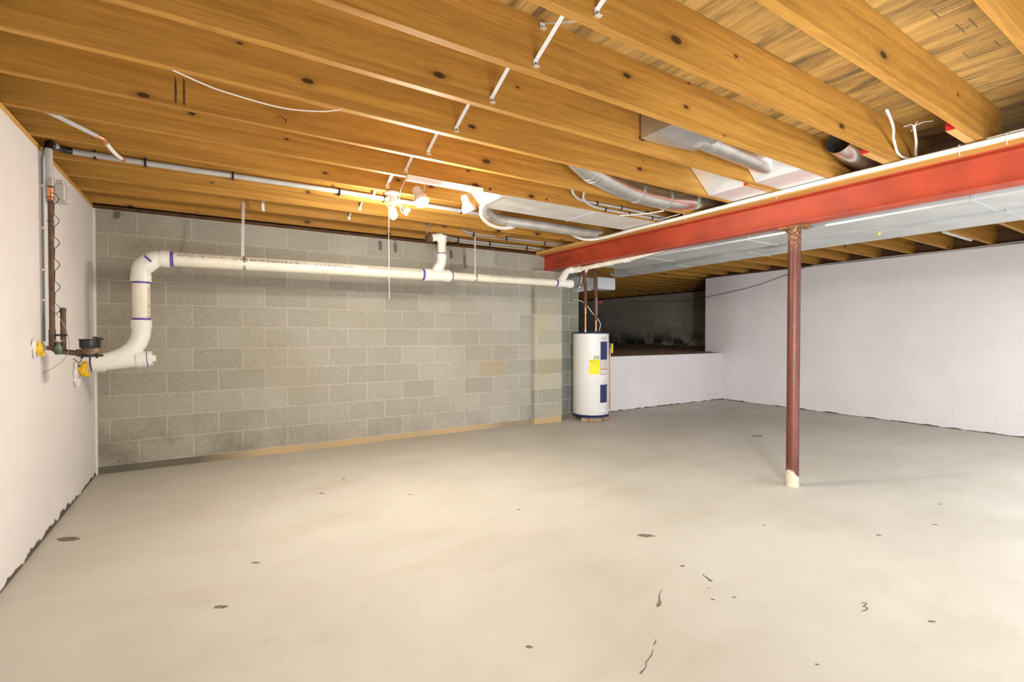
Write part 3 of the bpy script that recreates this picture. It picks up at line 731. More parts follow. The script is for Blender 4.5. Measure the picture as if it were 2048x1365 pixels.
mk('wye_barrel', M['pvc_fit'], dr, tube, [(-.770, YP, .992), (-.70, YP, .9965), (-.699, YP, .9966), (-.50, YP, 1.0155), (-.499, YP, 1.0156), (-.42, YP, 1.022)], .06, seg=28, smooth=True, radii=[.069, .069, .0605, .0585, .066, .066])
mk('cleanout_plug', M['pvc_fit'], dr, lathe, (-.42, YP, 1.022), (1, 0, .06), [(.060, 0), (.060, .022), (.030, .023), (.028, .045)], seg=8)
mk('pipe', M['pvc'], dr, tube, [(-.842, YP, .985), (-.765, YP, .9915)], .058, seg=28, smooth=True)
for (a_, b_, r_) in [((-.782, YP, .990), (-.762, YP, .992), .0605), ((-.274, YP, 1.8447), (-.250, YP, 1.845), .0612), ((-.467, YP, 1.645), (-.467, YP, 1.630), .0612), ((-.467, YP, 1.352), (-.467, YP, 1.336), .0612),
                     ((1.925, YP, zp(1.92)), (1.957, YP, zp(1.95)), .0612), ((2.262, YP, 1.868), (2.285, YP, 1.868), .0470), ((3.715, YP, 1.876), (3.742, YP, 1.876), .0468), ((-.4325, YP, 1.0213), (-.4265, YP, 1.0218), .0672)]:
    mk('primer_ring', M['purple'], dr, tube, [a_, b_], r_, seg=28, smooth=True)
_a = Vector((-.400, YP, 1.822)); _b = Vector((-.412, YP, 1.810))
mk('primer_ring', M['purple'], dr, tube, [_a, _b], .0698, seg=28, smooth=True)
# tee at mid run with riser
mk('tee_barrel', M['pvc_fit'], dr, tube, [(1.95, YP, 1.863), (2.03, YP, 1.864), (2.031, YP, 1.864), (2.17, YP, 1.866), (2.171, YP, 1.866), (2.25, YP, 1.867), (2.251, YP, 1.868), (2.27, YP, 1.868)], .066, seg=28, smooth=True, radii=[.069, .069, .065, .062, .067, .067, .053, .052])
rs = round_path([(2.075, YP, 1.885), (2.160, YP, 1.995), (2.162, YP, 2.09)], .06, 6)
mk('branch_bend', M['pvc_fit'], dr, tube, rs, .051, seg=24, smooth=True)
mk('elbow_collar', M['pvc_fit'], dr, tube, [(2.105, YP, 1.925), (2.135, YP, 1.965)], .056, seg=24, smooth=True)
mk('elbow_collar', M['pvc_fit'], dr, tube, [(2.162, YP, 2.04), (2.162, YP, 2.10)], .054, seg=24, smooth=True)
mk('pipe', M['pvc'], dr, tube, [(2.162, YP, 2.09), (2.162, YP, 2.27)], R3, seg=24, smooth=True)
mk('primer_ring', M['purple'], dr, tube, [(2.162, YP, 2.098), (2.162, YP, 2.112)], .0472, seg=24, smooth=True)
mk('elbow_collar', M['pvc_fit'], dr, tube, [(2.162, YP, 2.23), (2.162, YP, 2.30)], .054, seg=24, smooth=True)
mk('elbow_fitting', M['pvc_fit'], dr, tube, round_path([(2.162, YP, 2.26), (2.155, YP, 2.295), (2.04, YP+.0, 2.265)], .04, 5), .040, seg=20, smooth=True)
mk('pipe', M['pvc'], dr, tube, [(2.06, YP, 2.27), (2.02, YP, 2.262)], .030, seg=20, smooth=True)
mk('trap_collar', M['iron'], dr, tube, [(2.035, YP, 2.266), (1.985, YP, 2.25)], .040, seg=20, smooth=True)
# wye at the pilaster
mk('wye_barrel', M['pvc_fit'], dr, tube, [(3.74, YP, 1.876), (3.93, YP, 1.877), (3.931, YP, 1.877), (3.975, YP, 1.877)], .052, seg=24, smooth=True, radii=[.052, .050, .056, .056])
mk('branch_bend', M['pvc_fit'], dr, tube, [(3.79, YP, 1.885), (3.845, YP, 1.955), (3.875, YP, 2.0)], .047, seg=24, smooth=True)
br_ = round_path([(3.85, YP, 1.965), (3.905, YP, 2.045), (3.985, YP-.05, 2.052), (3.985, YP-.16, 2.052)], .05, 5)
mk('elbow_fitting', M['pvc_fit'], dr, tube, br_, .040, seg=22, smooth=True)
for a_, b_ in (((3.855, YP, 1.972), (3.882, YP, 2.012)), ((3.93, YP-.02, 2.05), (3.965, YP-.035, 2.052))):
    mk('elbow_collar', M['pvc_fit'], dr, tube, [a_, b_], .045, seg=22, smooth=True)
mk('pipe', M['pvc'], dr, tube, [(3.985, YP-.16, 2.052), (3.99, 4.35, 2.060), (4.03, 3.9, 2.082), (4.048, 3.5, 2.12), (4.048, 3.2, 2.16)], .028, seg=20, smooth=True)
for y in (4.45, 4.25, 4.0):
    xx = 3.988 + (0.0 if y > 4.3 else .012 if y > 4.1 else .035)
    mk('elbow_collar', M['pvc_fit'], dr, tube, [(xx, y, 2.058+(4.45-y)*.03), (xx+.004, y-.07, 2.06+(4.45-y)*.035)], .0315, seg=20, smooth=True)
# printing on the pipes
def onpipe(x0, r, zc, tilt, phi0=0.35):
    def f(u, v):
        ph = phi0 + v/r
        return (x0+u, YP - (r+.0012)*math.cos(ph), zc + u*tilt + (r+.0012)*math.sin(ph))
    return f
M['print'] = simple('pipe_printing', (.12, .11, .10), .7)
lettering('ASTM-D-1785 DWV PVC 1120 SCH 40 ASTM D-2665 A-B-10-02', .034, onpipe(-.225, R4, zp(-.225), .0078, .30), M['print'], dr, 'printing')
lettering('4IN NSF-PW DWV ASTM-D-1785 PVC 1120 SCH 40 ASTM D-2665', .034, onpipe(.24, R4, zp(.24), .0078, .25), M['print'], dr, 'printing')
lettering('ASTM-D-2665 NSF-DWV PVC-1120 SCH 40', .030, onpipe(1.35, R4, zp(1.35), .0078, .30), M['print'], dr, 'printing')
lettering('ASTM D-1785 NSF-DWV 3IN SCH 40 PVC', .022, onpipe(2.75, R3, 1.869, .0050, .30), M['print'], dr, 'printing')
def vpipe(u, v):
    ph = -0.15 + v/R4
    return (-.467 + (R4+.0012)*math.sin(ph+1.0), YP - (R4+.0012)*math.cos(ph+1.0), 1.60-u)
lettering('ASTM D-1785  A  B  DWV  4', .030, vpipe, M['print'], dr, 'printing')

def perforated(bm, p0, p1, w_=.022):
    p0, p1 = Vector(p0), Vector(p1); n = int((p1-p0).length/.024); d_ = (p1-p0)/n; s = Vector((1, 0, 0)); dd = d_.normalized(); nn = dd.cross(s)
    for k in range(n):
        c = p0 + d_*(k+.5)
        for q in (-1, 1): obox(bm, c + s*q*(w_/2-.0035), dd, s, nn, d_.length/2, .0035, .0006)
        obox(bm, p0 + d_*k, dd, s, nn, .008, w_/2-.006, .0006)
    return
for x, lab in ((.262, 'perforated metal hanger strap near the bends of the long drain pipe'), (2.585, 'perforated metal hanger strap right of the drain riser')):
    t = thing('pipe_strap', lab, 'hanger strap', (x, 4.92, 2.3), 'hanger straps of the drain pipe')
    r = R4 if x < 1 else R3; zc = zp(x) if x < 1 else 1.868
    mk('strap_tail', M['steel_bright'], t, perforated, (x, 4.930, 2.40), (x - (.012 if x < 1 else .025), 4.90-r*.55, zc + r*.9))
    mk('strap_loop', M['steel'], t, tube, [(x-.024 if x > 1 else x-.01, YP, zc), (x-.002 if x > 1 else x+.012, YP, zc)], r+.0018, seg=28, smooth=True)
    mk('strap_nail', M['black'], t, lathe, (x, 4.930, 2.39), (0, -1, 0), [(.005, 0), (.004, .003)], seg=10)

# ------------------------------------------------------------------ wall flaps of sheet strap at the top of the grey wall
for x, z, lab in ((1.64, 2.225, 'dark folded metal tie on the grey wall, left one of the pair'), (1.815, 2.215, 'dark folded metal tie on the grey wall, right one of the pair'), (2.515, 2.20, 'dark folded metal tie on the grey wall right of the drain riser'), (-.68, 2.262, 'short bent metal tie at the top left corner of the grey wall'), (2.70, 2.13, 'long dark metal tie on the grey wall behind the right pipe strap')):
    def tie(bm):
        hh = .055 if x > 0 else .035
        if x == 2.70: hh = .085
        poly(bm, [(x-.018, YG-.001, z+hh), (x+.022, YG-.001, z+hh), (x+.018, YG-.022, z-hh+.01), (x-.014, YG-.03, z-hh)], (0, -.002, 0))
        poly(bm, [(x-.018, YG-.001, z+hh), (x+.022, YG-.001, z+hh), (x+.022, YG-.001, 2.306), (x-.018, YG-.001, 2.306)], (0, -.002, 0))
    tag(mk('wall_tie', M['steel'], None, tie), lab, 'metal tie', 'metal ties on the grey wall')

# ------------------------------------------------------------------ bare bulb lampholder, track light
lh = thing('lampholder', 'white porcelain lampholder with a lit bare bulb and pull chain under the joist', 'lamp', (1.226, 3.732, 2.34))
LX, LY = 1.226, 3.732
mk('holder_base', M['porcelain'], lh, lathe, (LX, LY, JB), (0, 0, -1), [(.055, 0), (.055, .012), (.042, .022), (.028, .030), (.026, .062), (.030, .066), (.030, .085), (.022, .090)], seg=28, smooth=True)
mk('bulb_neck', M['porcelain'], lh, lathe, (LX+.004, LY, 2.25), (0, 0, -1), [(.014, 0), (.014, .025), (.018, .035)], seg=16, smooth=True)
mk('bulb', M['bulb'], lh, lathe, (LX+.006, LY, 2.222), (0, 0, -1), [(.013, 0), (.020, .018), (.030, .045), (.031, .060), (.026, .078), (.014, .090), (.002, .094)], seg=20, smooth=True)
mk('pull_chain', M['wire_w'], lh, tube, [(LX-.032, LY-.01, 2.27), (LX-.034, LY-.01, 2.0), (LX-.030, LY-.01, 1.50)], .0015, seg=6, smooth=True)
ad = mk('plug_adapter', M['porcelain'], None, lathe, (1.345, 3.70, 2.222), (-.35, 0, -.9), [(.020, 0), (.024, .012), (.013, .030), (.012, .055), (.006, .058)], seg=14, smooth=True)
tag(ad, 'small white plug adapter dangling beside the lit bare bulb', 'plug')
cd = mk('lamp_cord', M['wire_w'], None, tube, smooth_path([(1.175, 3.28, 2.315), (1.18, 3.40, 2.27), (1.23, 3.58, 2.225), (1.29, 3.70, 2.19), (1.315, 3.70, 2.185)]), .0025, seg=6, smooth=True)
tag(cd, 'thin white cord looping from the track light to the plug adapter', 'cord', 'cords by the bare bulb')
cd = mk('lamp_cord', M['wire_w'], None, tube, smooth_path([(1.19, 3.70, 2.30), (1.16, 3.72, 2.27), (1.185, 3.72, 2.22), (1.26, 3.71, 2.25), (1.23, 3.70, 2.31), (1.27, 3.70, 2.27), (1.31, 3.70, 2.20), (1.325, 3.70, 2.18)]), .0022, seg=6, smooth=True)
tag(cd, 'thin cord tangled round the porcelain lampholder', 'cord', 'cords by the bare bulb')
tk = thing('track_light', 'white ceiling track with two white spotlights, the left one lit', 'track light', (1.48, 3.27, 2.32))
mk('track_rail', M['white'], tk, box, 1.178, 1.785, 3.262, 3.294, 2.305, 2.345, bev=.002)
def head(stem, top, dirv, lit):
    stem = Vector(stem); top = Vector(top); dv = Vector(dirv).normalized()
    mk('swivel_stem', M['steel'], tk, tube, [stem, stem + Vector((.003, .0, -.045)), top + dv*.035], .0045, seg=8, smooth=True)
    h = mk('spot_head', M['white'], tk, lathe, top, dv, [(.006, -.002), (.020, 0), (.028, .012), (.030, .05), (.034, .065), (.050, .085), (.055, .105), (.054, .125), (.050, .127), (.046, .110), (.030, .080)], seg=24, smooth=True)
    return h
h1 = head((1.31, 3.277, 2.305), (1.248, 3.277, 2.262), (.16, -.42, -.85), True)
mk('spot_bulb', M['spot_bulb'], h1, lathe, Vector((1.248, 3.277, 2.262)) + Vector((.16, -.42, -.85)).normalized()*.085, (.16, -.42, -.85), [(.012, 0), (.032, .02), (.042, .040), (.040, .056), (.020, .064), (.002, .066)], seg=20, smooth=True)
h2 = head((1.668, 3.277, 2.305), (1.625, 3.277, 2.270), (.40, .05, -.88), False)

# ------------------------------------------------------------------ water heater on bricks
HX, HY, HR = 4.685, 5.325, .258
wh = thing('water_heater', 'tall white cylindrical electric water heater with navy panels standing on bricks', 'water heater', (HX, HY, .06))
mk('tank', M['white'], wh, lathe, (HX, HY, .085), (0, 0, 1), [(HR-.004, 0), (HR, .006), (HR, 1.145), (HR-.004, 1.15)], seg=64, smooth=True)
mk('base_ring', M['navy'], wh, lathe, (HX, HY, .052), (0, 0, 1), [(HR-.02, 0), (HR-.004, .004), (HR+.001, .034)], seg=64, smooth=True)
mk('top_cap', M['navy'], wh, lathe, (HX, HY, 1.232), (0, 0, 1), [(HR+.002, 0), (HR+.002, .012), (HR-.006, .020), (.01, .024)], seg=64, smooth=True)
def cyl_pt(ang, z, off=0.0):     # ang: 0 = facing -Y, positive towards +X
    return Vector((HX + (HR+off)*math.sin(ang), HY - (HR+off)*math.cos(ang), z))
def patch(bm, a0, a1, z0, z1, off, n=10):
    rows = []
    for o_ in (0.0, off):
        rows.append([[bm.verts.new(cyl_pt(a0+(a1-a0)*k/n, z, o_)) for k in range(n+1)] for z in (z0, z1)])
    lo, hi = rows
    for k in range(n):
        bm.faces.new((hi[0][k], hi[0][k+1], hi[1][k+1], hi[1][k]))
        bm.faces.new((lo[0][k], hi[0][k], hi[0][k+1], lo[0][k+1])); bm.faces.new((lo[1][k], lo[1][k+1], hi[1][k+1], hi[1][k]))
    bm.faces.new((lo[0][0], lo[1][0], hi[1][0], hi[0][0])); bm.faces.new((lo[0][n], hi[0][n], hi[1][n], lo[1][n]))
A0 = 0.07         # panel centre angle
def pa(name, mat, c, w_, z0, z1, off): return mk(name, M[mat], wh, patch, c-w_/2/HR, c+w_/2/HR, z0, z1, off, smooth=False)
PC = A0
up_ = pa('access_panel', 'navy', PC, .125, .872, 1.120, .007)
lo_ = pa('access_panel', 'navy', PC-.01, .125, .262, .512, .007)
pa('access_lip', 'navy', PC, .128, 1.108, 1.122, .011); pa('access_lip', 'navy', PC-.01, .128, .500, .514, .011)
lab = pa('warning_label', 'cream', PC+.01, .135, .662, .866, .0015)
pa('warning_label_rim', 'navy', PC+.01, .142, .656, .872, .0008)
mk('warning_stripe', M['redlab'], wh, patch, PC+.01-.065/HR, PC+.01+.065/HR, .730, .740, .0022)
for k in range(8):
    mk('warning_line', M['badge'], wh, patch, PC-.045/HR, PC+(.055)/HR, .755+k*.013, .758+k*.013, .0022)
yl = pa('energy_label', 'yellow', PC-.075/HR-.075/HR-.01, .150, .665, .872, .0012)
YC = PC-.160/HR
lettering('ENERGYGUIDE', .020, lambda u, v: cyl_pt(YC-.064/HR+.03+u*.85/HR, .842+v*1.1, .002), M['ink'], wh, 'energy_lettering')
lettering('4773', .022, lambda u, v: cyl_pt(YC-.02/HR+u/HR, .80+v, .002), M['ink'], wh, 'energy_lettering')
pa('rating_badge', 'badge', PC-.125/HR, .07, .882, .915, .0015)
mk('rating_badge_rim', M['ink'], wh, patch, PC-.165/HR, PC-.085/HR, .877, .920, .001)
def oval(bm, c, z, rx, rz, off):
    n = 24; ct = bm.verts.new(cyl_pt(c, z, off)); vs = [bm.verts.new(cyl_pt(c + rx*math.cos(2*PI*k/n)/HR, z + rz*math.sin(2*PI*k/n), off)) for k in range(n)]
    for k in range(n): bm.faces.new((ct, vs[k], vs[(k+1) % n]))
mk('logo_badge', M['badge'], wh, oval, PC, 1.168, .055, .024, .0020)
mk('logo_plate', M['white'], wh, oval, PC, 1.168, .048, .019, .0026)
lettering('Whirlpool', .020, lambda u, v: cyl_pt(PC-.040/HR+u/HR, 1.162+v, .0032), M['ink'], wh, 'logo_lettering')
pa('small_badge', 'badge', PC-.01, .030, .548, .562, .001)
dv = mk('drain_valve', M['porcelain'], wh, lathe, cyl_pt(PC, .135), (math.sin(PC), -math.cos(PC), 0), [(.030, 0), (.030, .006), (.016, .010), (.015, .038), (.020, .040), (.020, .050), (.008, .051)], seg=18, smooth=True)
mk('valve_hole', M['black'], wh, lathe, cyl_pt(PC, .135, .0505), (math.sin(PC), -math.cos(PC), 0), [(.007, 0), (.006, .001)], seg=12)
tpv = mk('relief_valve', M['bronze'], wh, tube, round_path([(HX+HR-.01, HY-.03, 1.085), (HX+HR+.055, HY-.03, 1.085), (HX+HR+.090, HY-.03, 1.085), (HX+HR+.090, HY-.03, 1.02)], .018), .016, seg=14, smooth=True)
mk('relief_tag', M['tagy'], wh, box, HX+HR+.088, HX+HR+.122, HY-.06, HY-.057, .945, 1.085)
mk('relief_pipe', M['copper'], wh, tube, [(HX+HR+.090, HY-.03, 1.04), (HX+HR+.095, HY-.03, .10)], .0105, seg=14, smooth=True)
mk('pipe_elbow_fitting', M['copper'], wh, tube, [(HX+HR+.090, HY-.03, 1.045), (HX+HR+.0905, HY-.03, 1.015)], .0145, seg=14, smooth=True)
for (x_, y_) in ((4.56, 5.30), (4.76, 5.30)):
    mk('nipple', M['steel_bright'], wh, tube, [(x_, y_, 1.25), (x_, y_, 1.285)], .014, seg=12, smooth=True)
# insulated supply pipes
for (x_, y_, xt, zb_, zc_, lab) in ((4.56, 5.30, 4.535, 1.604, 1.285, 'brown insulated copper pipe rising from the heater, left of the two'), (4.76, 5.30, 4.745, 1.421, 1.285, 'brown insulated copper pipe with red valve knob rising from the heater')):
    t = thing('supply_pipe', lab, 'pipe', (x_, y_, zc_), 'insulated pipes over the water heater')
    mk('copper_pipe', M['copper'], t, tube, [(x_, y_, zc_), (x_, y_, zb_+.01)], .012, seg=14, smooth=True)
    mk('pipe_insulation', M['insul'], t, tube, smooth_path([(x_, y_, zb_), (x_-.002, y_, zb_+.3), (xt, y_, 2.0), (xt-.01, y_, 2.14), (xt-.015, y_, 2.30)]), .0235, seg=18, smooth=True)
    for z in ((1.52, 1.56, 1.59) if zb_ > 1.5 else (1.33, 1.40)):
        mk('coupling', M['copper'], t, tube, [(x_, y_, z), (x_, y_, z+.022)], .0165, seg=14, smooth=True)
    mk('coupling', M['copper'], t, tube, [(x_, y_, zc_), (x_, y_, zc_+.03)], .0165, seg=14, smooth=True)
    if zb_ < 1.5:
        mk('valve_stem', M['bronze'], t, tube, [(x_, y_-.02, 1.691), (x_+.045, y_-.04, 1.691)], .008, seg=10, smooth=True)
        mk('valve_knob', M['redknob'], t, lathe, (x_+.045, y_-.045, 1.691), (.66, -.75, 0), [(.022, 0), (.026, .004), (.026, .012), (.010, .015)], seg=12, smooth=True)
        mk('pipe_seam', M['tape'], t, tube, [(x_-.004, y_-.024, 1.50), (x_-.004, y_-.024, 1.75)], .006, seg=8, smooth=True)
cb = mk('power_cable', M['wire_w'], None, tube, smooth_path([(4.50, 5.52, 1.735), (4.58, 5.40, 1.70), (4.66, 5.36, 1.62), (4.76, 5.36, 1.52), (4.85, 5.36, 1.45), (4.90, 5.36, 1.37), (4.88, 5.36, 1.29), (4.86, 5.34, 1.253)]), .007, seg=8, smooth=True)
tag(cb, 'pale power cable curving down behind the pipes into the heater top', 'cable')
tp = mk('junction_cover', M['bronze'], None, box, 4.71, 4.87, 5.28, 5.34, 1.2565, 1.272, bev=.003); tag(tp, 'small brass coloured fitting lying on the heater top', 'fitting')
for (x_, y_, ang, lab) in ((4.44, 5.17, .75, 'broken brick under the left edge of the water heater'), (4.535, 5.085, .12, 'brick under the front of the water heater'), (4.80, 5.12, -.35, 'brick in shadow under the right side of the water heater'), (4.70, 5.45, .1, 'brick hidden under the back of the water heater')):
    if 'hidden' in lab: continue
    c_, s_ = math.cos(ang), math.sin(ang)
    o = mk('brick', M['brick'], None, obox, (x_, y_, .026), (c_, -s_, 0), (s_, c_, 0), (0, 0, 1), .095 if x_ > 4.5 else .05, .047, .0259, bev=.005)
    tag(o, lab, 'brick', 'bricks under the water heater')

# ------------------------------------------------------------------ water service on the left wall
ws = thing('water_riser', 'tall brown water pipe strapped to the white left wall, grey insulated on top', 'water pipe', (-.79, 3.89, 1.13))
RX, RY = -.795, 3.89
mk('riser_pipe', M['iron'], ws, tube, [(RX, RY, 1.15), (RX, RY, 2.14)], .0135, seg=18, smooth=True)
mk('riser_insulation', M['grey_pipe'], ws, tube, [(RX-.003, RY, 2.13), (RX-.006, RY, 2.32)], .018, seg=18, smooth=True)
mk('insulation_end', M['tape'], ws, tube, [(RX, RY, 2.10), (RX, RY, 2.15)], .019, seg=18, smooth=True)
mk('copper_sleeve', M['copper'], ws, tube, [(RX, RY, 2.02), (RX, RY, 2.09)], .0138, seg=18, smooth=True)
for z in (2.03, 2.00, 1.89):
    mk('cable_tie', M['black'], ws, tube, [(RX, RY, z), (RX, RY, z+.005)], .0165, seg=18, smooth=True)
def helix(bm):
    pts = []
    for k in range(120):
        tt = k/119; z = 2.06 - .72*tt; a_ = tt*2*PI*5.5
        pts.append((RX + .006 + .022*max(0, math.sin(a_)) + .012*(1 if tt > 0 else 0), RY - .018 - .004*math.cos(a_), z))
    tube(bm, pts, .0020, seg=6)
mk('spiral_wire', M['black'], ws, helix, smooth=True)
yk = mk('meter_yoke', M['iron'], ws, tube, round_path([(RX, RY, 1.25), (RX, RY, 1.125), (-.70, 3.90, 1.108), (-.692, 3.90, 1.108)], .035, 6), .0165, seg=18, smooth=True)
mk('service_stub', M['iron'], ws, tube, [(-.842, 3.77, 1.145), (-.805, 3.86, 1.14), (RX, RY, 1.135)], .012, seg=14, smooth=True)
mk('clamp', M['steel'], ws, tube, [(-.832, 3.795, 1.143), (-.820, 3.825, 1.142)], .018, seg=14, smooth=True)
mk('clamp_screw', M['steel'], ws, tube, [(-.815, 3.835, 1.14), (-.815, 3.835, 1.170)], .005, seg=8, smooth=True)
mk('capped_pipe', M['iron'], ws, lathe, (-.748, 3.90, 1.115), (0, 0, 1), [(.0135, 0), (.0135, .235), (.0155, .236), (.0155, .262), (.012, .266)], seg=18, smooth=True)
mk('ground_clamp', M['black'], ws, box, -.785, -.730, 3.878, 3.915, 1.210, 1.222, bev=.002)
mk('valve_body', M['verdigris'], ws, lathe, (-.765, 3.875, 1.100), (0, 0, 1), [(.014, 0), (.020, .008), (.020, .045), (.012, .055), (.010, .075)], seg=12, smooth=True)
mk('valve_handle', M['steel'], ws, tube, [(-.785, 3.872, 1.185), (-.762, 3.872, 1.175), (-.745, 3.872, 1.185)], .004, seg=8, smooth=True)
mt = thing('water_meter', 'black round water meter on a bronze body beside the white left wall', 'water meter', (-.62, 3.9, 1.09))
mk('register', M['black'], mt, lathe, (-.625, 3.90, 1.138), (0, 0, 1), [(.050, 0), (.052, .004), (.053, .048), (.056, .050), (.056, .054), (.010, .056)], seg=32, smooth=True)
mk('meter_body', M['bronze'], mt, lathe, (-.622, 3.90, 1.095), (0, 0, 1), [(.050, 0), (.054, .012), (.050, .030), (.044, .044)], seg=32, smooth=True)
mk('bottom_flange', M['black'], mt, lathe, (-.622, 3.90, 1.083), (0, 0, 1), [(.058, 0), (.060, .002), (.060, .011), (.056, .013)], seg=8)
mk('pipe_union', M['bronze'], mt, tube, [(-.69, 3.90, 1.108), (-.66, 3.90, 1.108)], .022, seg=8)
mk('register_lid', M['black'], mt, lathe, (-.585, 3.885, 1.192), (.25, 0, 1), [(.026, 0), (.028, .003), (.028, .009), (.012, .013)], seg=20, smooth=True)
for dx in (-.035, .035):
    mk('flange_bolt', M['black'], mt, lathe, (-.622+dx, 3.855, 1.075), (0, 0, 1), [(.006, 0), (.006, .030)], seg=6)
w1 = mk('meter_wire', M['wire_g'], None, tube, smooth_path([(-.797, 3.868, 1.385), (-.76, 3.855, 1.33), (-.725, 3.86, 1.24), (-.715, 3.86, 1.14), (-.74, 3.86, 1.07), (-.79, 3.87, 1.02), (-.825, 3.89, 1.00), (-.842, 3.92, .998)]), .0018, seg=6, smooth=True)
tag(w1, 'thin pale wire curling from the riser past the meter to the left wall', 'wire')
w1 = mk('meter_wire', M['black'], None, tube, smooth_path([(-.70, 3.87, 1.075), (-.685, 3.87, 1.06), (-.67, 3.87, 1.05), (-.66, 3.87, 1.075), (-.655, 3.87, 1.085)]), .0022, seg=6, smooth=True)
tag(w1, 'short black wire looped under the water meter', 'wire')
# thin conduit wire stapled on the wall beside the riser
cw = thing('wall_conduit', 'thin grey conduit stapled to the white wall just left of the riser', 'conduit', (-.84, 3.84, 1.3))
mk('conduit_tube', simple('teal_conduit', (.20, .23, .23), .5), cw, tube, [(-.838, 3.93, 1.18), (-.838, 3.93, 2.26), (-.83, 3.93, 2.33)], .0055, seg=10, smooth=True)
for z in (1.42, 1.60, 1.85, 2.10):
    mk('staple', M['porcelain'], cw, box, -.844, -.831, 3.92, 3.94, z, z+.012, bev=.001)
tb = thing('radio_transmitter', 'small grey plastic transmitter box mounted on the white left wall beside the riser', 'meter transmitter', (-.79, 4.05, 2.08))
mk('housing', M['greybox'], tb, box, -.80, -.752, 4.0, 4.075, 2.045, 2.150, bev=.006)
mk('antenna_cover', M['greybox'], tb, box, -.795, -.757, 4.005, 4.06, 2.146, 2.172, bev=.004)
mk('bottom_lip', M['greybox'], tb, box, -.806, -.748, 3.995, 4.08, 2.035, 2.050, bev=.003)
mk('bracket', M['steel'], tb, box, -.843, -.80, 4.01, 4.06, 2.07, 2.13, bev=.002)
# foam round the wall penetrations
def lump(bm, c, r, sq=(1, 1, 1), seed=0, amp=.45):
    bmesh.ops.create_icosphere(bm, subdivisions=3, radius=1)
    for v in bm.verts:
        n_ = v.co.normalized(); q = 1 + amp*noise.noise(n_*2.3 + Vector((seed, seed*2, 0))) + amp*.5*noise.noise(n_*5 + Vector((seed, 0, seed)))
        v.co = Vector(c) + Vector((n_.x*sq[0], n_.y*sq[1], n_.z*sq[2]))*r*q
f1 = thing('foam_seal', 'lump of yellow expanding foam where the water pipe leaves the left wall', 'foam seal', (-.84, 3.75, 1.14), 'foam seals on the left wall')
mk('foam', M['foam'], f1, lump, (-.828, 3.765, 1.145), .034, (.5, .8, 1.0), 3, smooth=True)
mk('foam', M['foam'], f1, lump, (-.822, 3.80, 1.112), .017, (.8, .6, 1.1), 9, smooth=True)
mk('filler', M['whitefoam'], f1, lump, (-.842, 3.735, 1.145), .045, (.22, .8, 1.15), 5, smooth=True)
f2 = thing('foam_seal', 'larger lump of yellow foam under the drain pipe at the left wall', 'foam seal', (-.84, 4.9, .95), 'foam seals on the left wall')
mk('foam', M['foam'], f2, lump, (-.812, 4.78, .945), .042, (.7, .8, .9), 11, smooth=True)
mk('foam', M['foam'], f2, lump, (-.80, 4.80, .985), .030, (.6, .8, 1.1), 15, smooth=True)
mk('foam', M['foam'], f2, lump, (-.792, 4.80, .915), .022, (.9, .9, .8), 17, smooth=True)
mk('filler', M['whitefoam'], f2, lump, (-.84, 4.70, .93), .062, (.25, .8, 1.2), 21, smooth=True)
mk('filler', M['whitefoam'], f2, lump, (-.83, 4.72, .865), .032, (.5, .9, 1.0), 23, smooth=True)

# ------------------------------------------------------------------ grey insulated pipe on the ceiling
gp = thing('insulated_pipe', 'long grey insulated water pipe clipped along the joists from the left corner', 'water pipe', (0, 4.09, 2.38))
GP = round_path([(-.801, 3.89, 2.30), (-.803, 3.93, 2.372), (-.78, 4.075, 2.378), (-.4, 4.088, 2.378), (.9, 4.090, 2.385), (2.2, 4.090, 2.375), (2.9, 4.090, 2.37), (3.76, 4.09, 2.37)], .06, 5)
mk('pipe_run', M['grey_pipe'], gp, tube, GP, .019, seg=18, smooth=True)
mk('corner_fitting', M['black'], gp, tube, round_path([(-.802, 3.892, 2.315), (-.803, 3.915, 2.366), (-.80, 3.99, 2.376), (-.775, 4.06, 2.378), (-.73, 4.076, 2.378)], .03, 4), .0215, seg=16, smooth=True)
for x_ in (-.62, -.36, .15, .90, 1.27, 2.0):
    mk('pipe_clip', M['black'], gp, box, x_-.006, x_+.006, 4.066, 4.113, 2.352, 2.408, bev=.002)
bp_ = thing('branch_pipe', 'grey pipe with copper elbow slanting under the joists near the left corner', 'water pipe', (-.55, 3.5, 2.32))
mk('pipe_run', M['grey_pipe'], bp_, tube, [(-.700, 3.318, 2.352), (-.52, 3.55, 2.333)], .0125, seg=14, smooth=True)
mk('copper_elbow', M['copper'], bp_, tube, round_path([(-.53, 3.537, 2.333), (-.502, 3.575, 2.331), (-.500, 3.615, 2.328)], .02), .0135, seg=14, smooth=True)
mk('pipe_run', M['wire_w'], bp_, tube, smooth_path([(-.500, 3.61, 2.328), (-.492, 3.70, 2.325), (-.482, 3.80, 2.326), (-.476, 3.93, 2.345), (-.474, 4.0, 2.356)]), .0115, seg=14, smooth=True)
mk('copper_tee', M['copper'], bp_, tube, [(-.475, 3.965, 2.350), (-.474, 4.068, 2.370)], .0135, seg=14, smooth=True)
